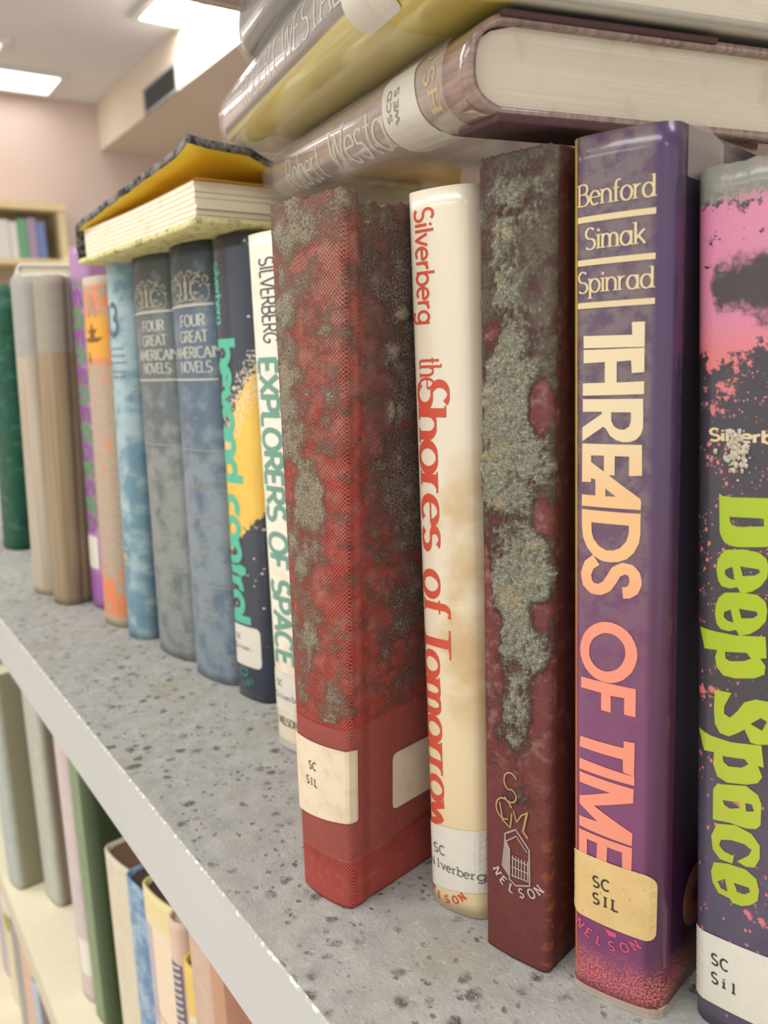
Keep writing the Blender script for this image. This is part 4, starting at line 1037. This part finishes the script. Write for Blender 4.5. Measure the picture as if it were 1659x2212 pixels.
_o = mb.build('mould_puff', tuft_mat('pale_puff', (170, 162, 146), (206, 200, 188), (188, 180, 160)), b_d.root)

# ------------------------------------------------------------------ books lying on top
dW = Vector((-.96015939, .26290842, .09472649)).normalized()
eW = Vector((.26166355, .96482076, -.02555549)); eW = (eW - dW * eW.dot(dW)).normalized()
nW = eW.cross(dW)
if nW.z < 0: nW = -nW
P0 = Vector((-.14689433, .12778482, .2165))
def wood_jacket(name, lo, hi, yellow_below=None, dark_band=None):
    m = M(name, .25, coat=1.0, coat_rough=.06)
    m.uv()
    g = m.noise(2.2, 5, .6, vec=m.stretch(m._uv, 1.0, .09))
    b = m.mix(m.sm(g, .35, .65), lo, hi)
    b = m.mix(m.mul(m.sm(m.noise(18, 3), .5, .7), .5), b, tuple(int(v * .7) for v in lo))
    if dark_band: b = m.mix(m.band(m.x, dark_band[0], dark_band[1], .8), b, (66, 62, 64))
    if yellow_below:
        b = m.mix(m.sm(m.x, yellow_below + .4, yellow_below - .4), b, (216, 198, 96))
        b = m.mix(m.sm(m.x, -13, -16), b, (186, 181, 166))
    m.col(b); m.bump(m.noise(14, 3), .5, .35)
    return m.m
m_wb = wood_jacket('brown_wood_grain_jacket', (124, 100, 92), (158, 134, 124))
TOP = 'books stacked flat on the upright ones'
b_w1 = Book('book', 'brown wood-grain jacketed book lying flat, its greyed page block facing the viewer', lying(P0, nW, eW, dW), .0201, .205, d=.135, rc=.006, bulge=.003, cover=m_wb, page=page_grey, nt=40, group=TOP)
white_ink = plain('grey_white_print', (206, 200, 192), .35, coat=.5)
gold_p = plain('gold_print', (208, 172, 92), .35, coat=.4)
b_w1.print('title', white_ink, lambda mb: (put_text(mb, b_w1.P, 'Robert', 1.0, 176, 10.5, length=52, weight=.12, contrast=.45, serif=True), put_text(mb, b_w1.P, 'Westall', 1.2, 112, 11.5, length=66, weight=.12, contrast=.45, serif=True)))
b_w1.print('gold_initials', gold_p, lambda mb: (put_text(mb, b_w1.P, 'H', 3.5, 16.5, 6, length=5, down=False, weight=.14, serif=True), put_text(mb, b_w1.P, 'S', 9.5, 19, 6, length=4, down=False, weight=.14), put_text(mb, b_w1.P, 'C', 15.5, 21, 6, length=4, down=False, weight=.14)))
b_w1.label([(-3.5, 25), (19, 34.5), (18.8, 57), (-3.5, 53)], [('SCD', 5.4, 48, 3.2), ('WES', 5.4, 42.5, 3.2)], SF, r=2.5)
cloth_w = plain('plum_board_cloth', (92, 66, 68), .8, var=.25, size=1.5)
board = MB(); board.box(0.0193, .0207, .004, .06, -.0012, .02); board.build('board_corner', cloth_w, b_w1.root, smooth=False, bevel=.0006)
board = MB(); board.box(-.0015, .0004, .004, .055, -.0012, .02); board.build('board_corner', cloth_w, b_w1.root, smooth=False, bevel=.0006)
film = clear('plastic_sleeve', (225, 222, 214), .80, .08)
def sleeve(B, z0, z1, off, depth, nz=22, wob=.0002):
    mb = MB(); S = [-depth + depth * i / 6 for i in range(7)] + [B.w * i / 14 for i in range(1, 15)] + [B.w + depth * i / 6 for i in range(1, 7)]
    rows = [[mb.add(B.P(q, z0 + (z1 - z0) * j / nz, off + wob * mnoise.noise(Vector((q * 90, j * .45, 1)))), (q, j * .01)) for q in S] for j in range(nz + 1)]
    for j in range(nz):
        for i in range(len(S) - 1): mb.face((rows[j][i], rows[j][i + 1], rows[j + 1][i + 1], rows[j + 1][i]))
    return mb.build('plastic_sleeve', film, B.root)
sleeve(b_w1, .012, .219, .0010, .014)

P1 = P0 + nW * .0222 - dW * .004 - eW * .016
m_yw = wood_jacket('grey_wood_grain_jacket', (112, 104, 104), (156, 146, 140), yellow_below=6.0, dark_band=(6.0, 9))
b_w2 = Book('book', 'grey wood-grain book with yellow underside lying on the brown one', lying(P1, nW, eW, dW), .0262, .238, rim=plain('greyed_board', (170, 164, 152), .6), d=.15, rc=.008, bulge=.003, cover=m_yw, page=page_grey, nt=40, group=TOP)
b_w2.print('title', white_ink, lambda mb: put_text(mb, b_w2.P, 'ROBERT WESTALL', 9.2, 186, 10.5, length=150, weight=.10, contrast=.5, serif=True))
b_w2.print('gold_initials', gold_p, lambda mb: (put_text(mb, b_w2.P, 'A', 12, 214, 5, length=4, down=False, weight=.16), put_text(mb, b_w2.P, 'T', 18, 216, 5, length=4, down=False, weight=.16)))
b_w2.label([(1.0, 17), (19, 19), (19, 49), (1.0, 44)], [], SW, r=4)
sleeve(b_w2, .03, .2405, .0009, .014)

P2 = P1 + nW * .0285 + dW * .004 + eW * .002
m_dk = M('dark_slate_jacket', .25, coat=1.0, coat_rough=.06); m_dk.uv()
m_dk.col(m_dk.mix(m_dk.sm(m_dk.noise(3, 4, vec=m_dk.stretch(m_dk._uv, 1, .06)), .4, .6), (66, 66, 72), (104, 104, 110))); m_dk.bump(m_dk.noise(12, 3), .8, .4)
b_w3 = Book('book', 'dark slate jacketed book resting on the grey wood-grain one', lying(P2, nW, eW, dW), .027, .196, d=.14, rc=.007, bulge=.003, cover=m_dk.m, page=page_grey, group=TOP)
sleeve(b_w3, .03, .1985, .0009, .012)
# topmost: tan book turned the other way, only its lower corner in view
n4 = Vector((0, 0, 1)); d4 = Vector((-1, 0, 0)); e4 = d4.cross(n4)
if e4.y < 0: e4 = -e4
m_tn = M('tan_film_jacket', .2, coat=1.0); m_tn.uv(); m_tn.col(m_tn.mix(m_tn.noise(12, 5, .65), (142, 126, 104), (196, 182, 152))); m_tn.bump(m_tn.noise(7, 4), 1.0, .6)
b_w4 = Book('book', 'tan plastic-covered book topmost on the flat stack', lying(Vector((-.153, .133, .3185)), n4, e4, d4), .03, .213, d=.14, rc=.006, bulge=.003, cover=m_tn.m, page=page_grey, group=TOP)

# ------------------------------------------------------------------ the book with the sprung cover
ymould = M('mouldy_yellow_board', .85, spec=.15)
yo = ymould.obj()
ymould.col(ymould.mix(ymould.sm(ymould.noise(5, 5, .7, vec=yo), .48, .68), ymould.mix(ymould.noise(12, 3, vec=yo), (208, 196, 112), (228, 222, 178)), (148, 142, 106)))
ymould.bump(ymould.noise(2, 5, .7, vec=yo), .9, .8)
bmould = M('mouldy_black_board', .85, spec=.15)
bo = bmould.obj()
bmix = bmould.mix(bmould.sm(bmould.noise(5, 5, .7, vec=bo), .38, .6), (48, 48, 54), (138, 136, 130))
bmix = bmould.mix(bmould.sm(bmould.noise(24, 3, vec=bo), .6, .68), bmix, (176, 128, 120))
bmould.col(bmix); bmould.bump(bmould.noise(2, 5, .7, vec=bo), .9, .8)
endp = plain('yellow_endpaper', (238, 200, 58), .6, var=.14, size=30)
yb = empty('book', Matrix.Translation((-.3529, .1475, .2245)) @ Matrix.Rotation(radians(3.7), 4, 'Z'), 'old book lying flat with its mouldy black cover sprung open over a yellow endpaper', 'book', TOP)
# local: x runs back to the spine (negative), y into the shelf
Wd, Dp = .139, .2
def sheet(name, mat, fx, y0, y1, n=24, th=.0024, ny=18, parent=None, mats=None):
    """a bent board: fx(u, v) -> (x, z) along its width; thickened"""
    mb = MB(); g = []
    for s_ in (0, 1):
        rows = []
        for j in range(ny + 1):
            v = j / ny; y = y0 + (y1 - y0) * v; row = []
            for i in range(n + 1):
                x, z = fx(i / n, v)
                row.append(mb.add((x, y, z - th * s_), (x, y)))
            rows.append(row)
        g.append(rows)
    a, b = g
    for j in range(ny):
        for i in range(n):
            mb.face((a[j][i], a[j][i + 1], a[j + 1][i + 1], a[j + 1][i]), 0)
            mb.face((b[j][i], b[j + 1][i], b[j + 1][i + 1], b[j][i + 1]), 1 if mats else 0)
    for i in range(n):
        mb.face((a[0][i + 1], a[0][i], b[0][i], b[0][i + 1])); mb.face((a[ny][i], a[ny][i + 1], b[ny][i + 1], b[ny][i]))
    for j in range(ny):
        mb.face((a[j][0], a[j + 1][0], b[j + 1][0], b[j][0])); mb.face((a[j + 1][n], a[j][n], b[j][n], b[j + 1][n]))
    return mb.build(name, mats or mat, parent or yb)
def zt(x):                                   # top of the page block: thin at the spine, thicker at the open fore-edge
    k = (x + Wd) / Wd
    return .0172 + .0015 * k - .0010 * sin(pi * k)
def lower(u, v):
    x = -Wd - .004 + (Wd + .010) * u
    return x, .0012 + .0016 * mnoise.noise(Vector((u * 9, v * 7, 0))) * .5 + (.0012 * smooth01(u, .93, 1.0) * (1 - v * .6))
sheet('lower_board', ymould.m, lower, -.004, Dp, th=.0026)
def upper(u, v):
    x = -Wd - .006 + (Wd + .008) * u
    lift = .0335 - .016 * v
    z = .0205 + (lift - .0205) * u ** .9 + .0009 * mnoise.noise(Vector((u * 14, v * 9, 4)))
    return x, z + .0025 * exp(-((u - 1) / .05) ** 2) * (v < .2)
sheet('upper_board', None, upper, -.003, Dp - .03, th=.0036, mats=[bmould.m, endp])
mb = MB()
for i in range(10):
    z0, z1 = .0005 + i * .0020, .0005 + (i + 1) * .0020
    def cx(z): return -Wd - .006 - .003 * sin(pi * min(1, z / .0205))
    mb.quad((cx(z0), Dp - .03, z0), (cx(z0), -.003, z0), (cx(z1), -.003, z1), (cx(z1), Dp - .03, z1))
    mb.quad((cx(z0), -.003, z0), (cx(z0) + .0025, -.003, z0), (cx(z1) + .0025, -.003, z1), (cx(z1), -.003, z1))
    mb.quad((cx(z0) + .0025, -.003, z0), (cx(z0) + .0025, Dp - .03, z0), (cx(z1) + .0025, Dp - .03, z1), (cx(z1) + .0025, -.003, z1))
mb.build('spine', bmould.m, yb)
# page block in a few fanned gatherings
pg = pages_m('pages_fanned', (214, 206, 180), (244, 238, 220), (200, 190, 150))
mb = MB(); K = 7
rndp = random.Random(11)
for k in range(K):
    dx = rndp.uniform(-.0014, .0006); n = 14
    lo = [(-Wd - .002 + (Wd + dx) * i / n, lambda x, kk=k: .0018 + (zt(x) - .0018) * (kk + .06) / K) for i in range(n + 1)]
    xs = [-Wd - .002 + (Wd + .001 + dx) * i / n for i in range(n + 1)]
    zl = [.0020 + (zt(x) - .0020) * (k + .07) / K for x in xs]; zh = [.0020 + (zt(x) - .0020) * (k + 1) / K for x in xs]
    for i in range(n):
        a, b = xs[i], xs[i + 1]
        mb.quad((a, 0, zl[i]), (b, 0, zl[i + 1]), (b, 0, zh[i + 1]), (a, 0, zh[i]), uvs=[(zl[i], a), (zl[i + 1], b), (zh[i + 1], b), (zh[i], a)])
        mb.quad((a, 0, zh[i]), (b, 0, zh[i + 1]), (b, Dp - .006, zh[i + 1]), (a, Dp - .006, zh[i]), uvs=[(a, 0)] * 4)
        mb.quad((a, Dp - .006, zl[i]), (a, Dp - .006, zh[i]), (b, Dp - .006, zh[i + 1]), (b, Dp - .006, zl[i + 1]))
    b = xs[-1]
    mb.quad((b, 0, zl[-1]), (b, Dp - .006, zl[-1]), (b, Dp - .006, zh[-1]), (b, 0, zh[-1]), uvs=[(zl[-1], 0), (zl[-1], Dp), (zh[-1], Dp), (zh[-1], 0)])
mb.build('pages', pg, yb, smooth=False)
mb = MB()
n = 14; xs = [-Wd + (Wd + .0014) * i / n for i in range(n + 1)]
for i in range(n): mb.quad((xs[i], -.0004, zt(xs[i]) + .0004), (xs[i + 1], -.0004, zt(xs[i + 1]) + .0004), (xs[i + 1], Dp - .005, zt(xs[i + 1]) + .0004), (xs[i], Dp - .005, zt(xs[i]) + .0004))
mb.build('endpaper', plain('orange_endpaper', (232, 176, 70), .6), yb)

# pale blue book behind it, and the things further along the row
Book('book', 'pale blue book lying flat behind the sprung black cover', lying(Vector((-.46, .30, .262)), Vector((0, 0, 1)), Vector((.1, .995, 0)).normalized(), Vector((-.995, .1, 0)).normalized()), .018, .18, d=.1, rc=.003, cover=plain('pale_blue_jacket', (176, 190, 194), .4, coat=.3), page=page_cream, group=TOP)
FAR = 'books lying flat far along the row'
zf = Vector((0, 0, 1))
def flat(x, y, z, ln, th, dep, yaw, c, label, pagec=page_cream, coat=.3):
    dd = Vector((-cos(yaw), sin(yaw), 0)); ee = Vector((sin(yaw), cos(yaw), 0))
    return Book('book', label, lying(Vector((x, y, z)), zf, ee, dd), th, ln, d=dep, rc=.003, cover=plain('flat_' + label.split()[0].lower() + '_jacket', c, .4, coat=coat), page=pagec, group=FAR)
flat(-.80, .165, .2475, .20, .011, .13, .15, (240, 238, 234), 'white glossy book lying on the green book at the left')
flat(-.75, .21, .2605, .19, .013, .12, .1, (214, 206, 166), 'yellowed mouldy book lying behind the tan books')
flat(-.64, .225, .248, .10, .011, .1, .1, (110, 148, 178), 'sky-blue book lying behind the brown tan book')
flat(-.70, .26, .2755, .12, .007, .1, .1, (216, 198, 164), 'thin cream book lying high behind the purple and green jacket')

# ------------------------------------------------------------------ the shelf below
LOW = 'books on the shelf below'
ZL = -.297
def low(x, y, w_, h_, c, label, yaw=.16, lean=0.0, rc=.005, mat=None, d=.13, coat=0.3, page=page_cream):
    b = Book('book', label, stand(x, y, yaw, lean, z=ZL + .0004), w_, h_, d=d, rc=rc, bulge=.002, cover=mat or plain('low_' + '_'.join(label.split()[:2]).lower(), c, .5, coat=coat, var=.16, size=12), page=page, group=LOW)
    return b
def film_m(name, c, side, at):
    m = M(name, .6, .1); m.uv()
    b = m.mix(m.noise(11, 4), c, tuple(int(v * .84) for v in c))
    m.col(m.mix(m.sm(m.x, at, at + 3), b, m.mix(m.noise(3, 4), side, tuple(int(v * .85) for v in side)))); return m.m
low(-.86, .105, .045, .20, (84, 98, 92), 'dark green-grey book at the far left of the lower shelf')
low(-.792, .0935, .035, .205, None, 'olive covered book with a pale blue mouldy spine on the lower shelf', mat=film_m('olive_cover', (176, 182, 176), (150, 146, 118), 33), yaw=.12)
low(-.7465, .1165, .038, .21, None, 'grey-brown covered book with a pale green spine on the lower shelf', mat=film_m('grey_brown_cover', (184, 186, 172), (140, 126, 108), 36), yaw=.12)
b_l4 = low(-.600, .111, .024, .235, (206, 190, 188), 'lilac-white book with a small white spine label on the lower shelf', rc=.004)
b_l4.label([(10, 22), (23, 22), (23, 52), (10, 52)], mats=SW, r=3)
low(-.572, .113, .032, .245, None, 'slim green book on the lower shelf', mat=film_m('green_cover', (128, 146, 110), (60, 78, 48), 20))
low(-.529, .15, .009, .232, (206, 92, 76), 'coral red book set back behind the cream one on the lower shelf')
b_l6 = low(-.512, .117, .044, .160, (216, 206, 180), 'cream paperback with a browned top edge on the lower shelf', page=plain('browned_pages', (104, 78, 58), .8))
b_l7 = low(-.466, .117, .036, .166, None, 'faded sky-blue book on the lower shelf', mat=cloth('faded_blue_jacket', (96, 134, 170), (164, 184, 200), .5, coat=.3), page=plain('dark_pages', (74, 62, 54), .8))
l8 = M('banded_paperback', .45, .2); l8.uv()
l8b = l8.mix(l8.noise(12, 3), (214, 194, 168), (224, 206, 178))
l8b = l8.mix(l8.mul(l8.band(l8.y, 95, 160, 3), l8.sm(l8.x, 14, 11)), l8b, (172, 160, 172))
l8b = l8.mix(l8.sm(l8.y, 160, 164), l8b, (212, 198, 144))
l8b = l8.mix(l8.band(l8.math('ABSOLUTE', l8.math('SUBTRACT', l8.add(l8.y, l8.mul(l8.x, .3)), 108.0)), 1, 2, .3), l8b, (176, 120, 96))
l8.col(l8b)
low(-.429, .116, .038, .181, None, 'paperback banded yellow, grey-lilac and cream on the lower shelf', mat=l8.m, page=plain('dark_pages_two', (70, 60, 58), .8))
b_l9 = low(-.389, .117, .016, .184, (216, 186, 168), 'slim pinkish book with a dark spine title on the lower shelf')
b_l9.print('title_band', [plain('mauve_band', (112, 100, 116), .5), white_ink], lambda mb: (put_polys(mb, b_l9.P, [[[(3, 60), (13, 60), (13, 160), (3, 160)]]], .0002), [put_polys(mb, b_l9.P, [[[(4, 156 - 4 * i), (12, 158 - 4 * i), (12, 159.4 - 4 * i), (4, 157.4 - 4 * i)]]], .00035, 1) for i in range(23)]))
l10 = M('yellow_cream_jacket', .45, .2); l10.uv()
l10.col(l10.mix(l10.sm(l10.add(l10.y, l10.mul(l10.x, -.5)), 136, 138), (214, 200, 168), (212, 180, 84)))
low(-.371, .117, .020, .170, None, 'yellow and cream book with a dark top edge on the lower shelf', mat=l10.m, page=plain('dark_pages_three', (60, 52, 40), .8))
low(-.349, .113, .038, .235, None, 'pinkish tan book on the lower shelf beside the brown one', mat=film_m('pink_tan_cover', (204, 176, 154), (196, 150, 120), 22))
low(-.309, .113, .050, .235, (150, 90, 60), 'russet brown book at the right end of the lower shelf')

# ------------------------------------------------------------------ the lowest shelf in view
ZL = -.60
LOW = 'books on the lowest shelf'
low(-1.10, .11, .05, .145, (186, 174, 182), 'mauve-grey book at the left of the lowest shelf')
b_k = low(-1.04, .11, .05, .155, (226, 214, 178), 'cream book with an olive spot on the lowest shelf')
b_k.label([(6, 128), (40, 128), (40, 148), (6, 148)], mats=SW, r=2)
b_k.print('olive_spot', plain('olive_print', (168, 160, 66), .5), lambda mb: put_polys(mb, b_k.P, [[[(26 + 13 * cos(i * .5236), 112 + 12 * sin(i * .5236)) for i in range(12)]]], .0002))
low(-.98, .11, .055, .140, (150, 150, 146), 'plain grey book on the lowest shelf')
low(-.92, .11, .04, .165, (222, 184, 158), 'salmon pink book on the lowest shelf')
low(-.87, .11, .035, .138, (178, 196, 206), 'light blue book on the lowest shelf', rc=.012)
low(-.825, .11, .055, .150, (104, 84, 92), 'dark plum book on the lowest shelf')
low(-.76, .11, .05, .155, (214, 204, 190), 'off-white book on the lowest shelf')
low(-.70, .11, .05, .15, (150, 120, 104), 'brown book on the lowest shelf')
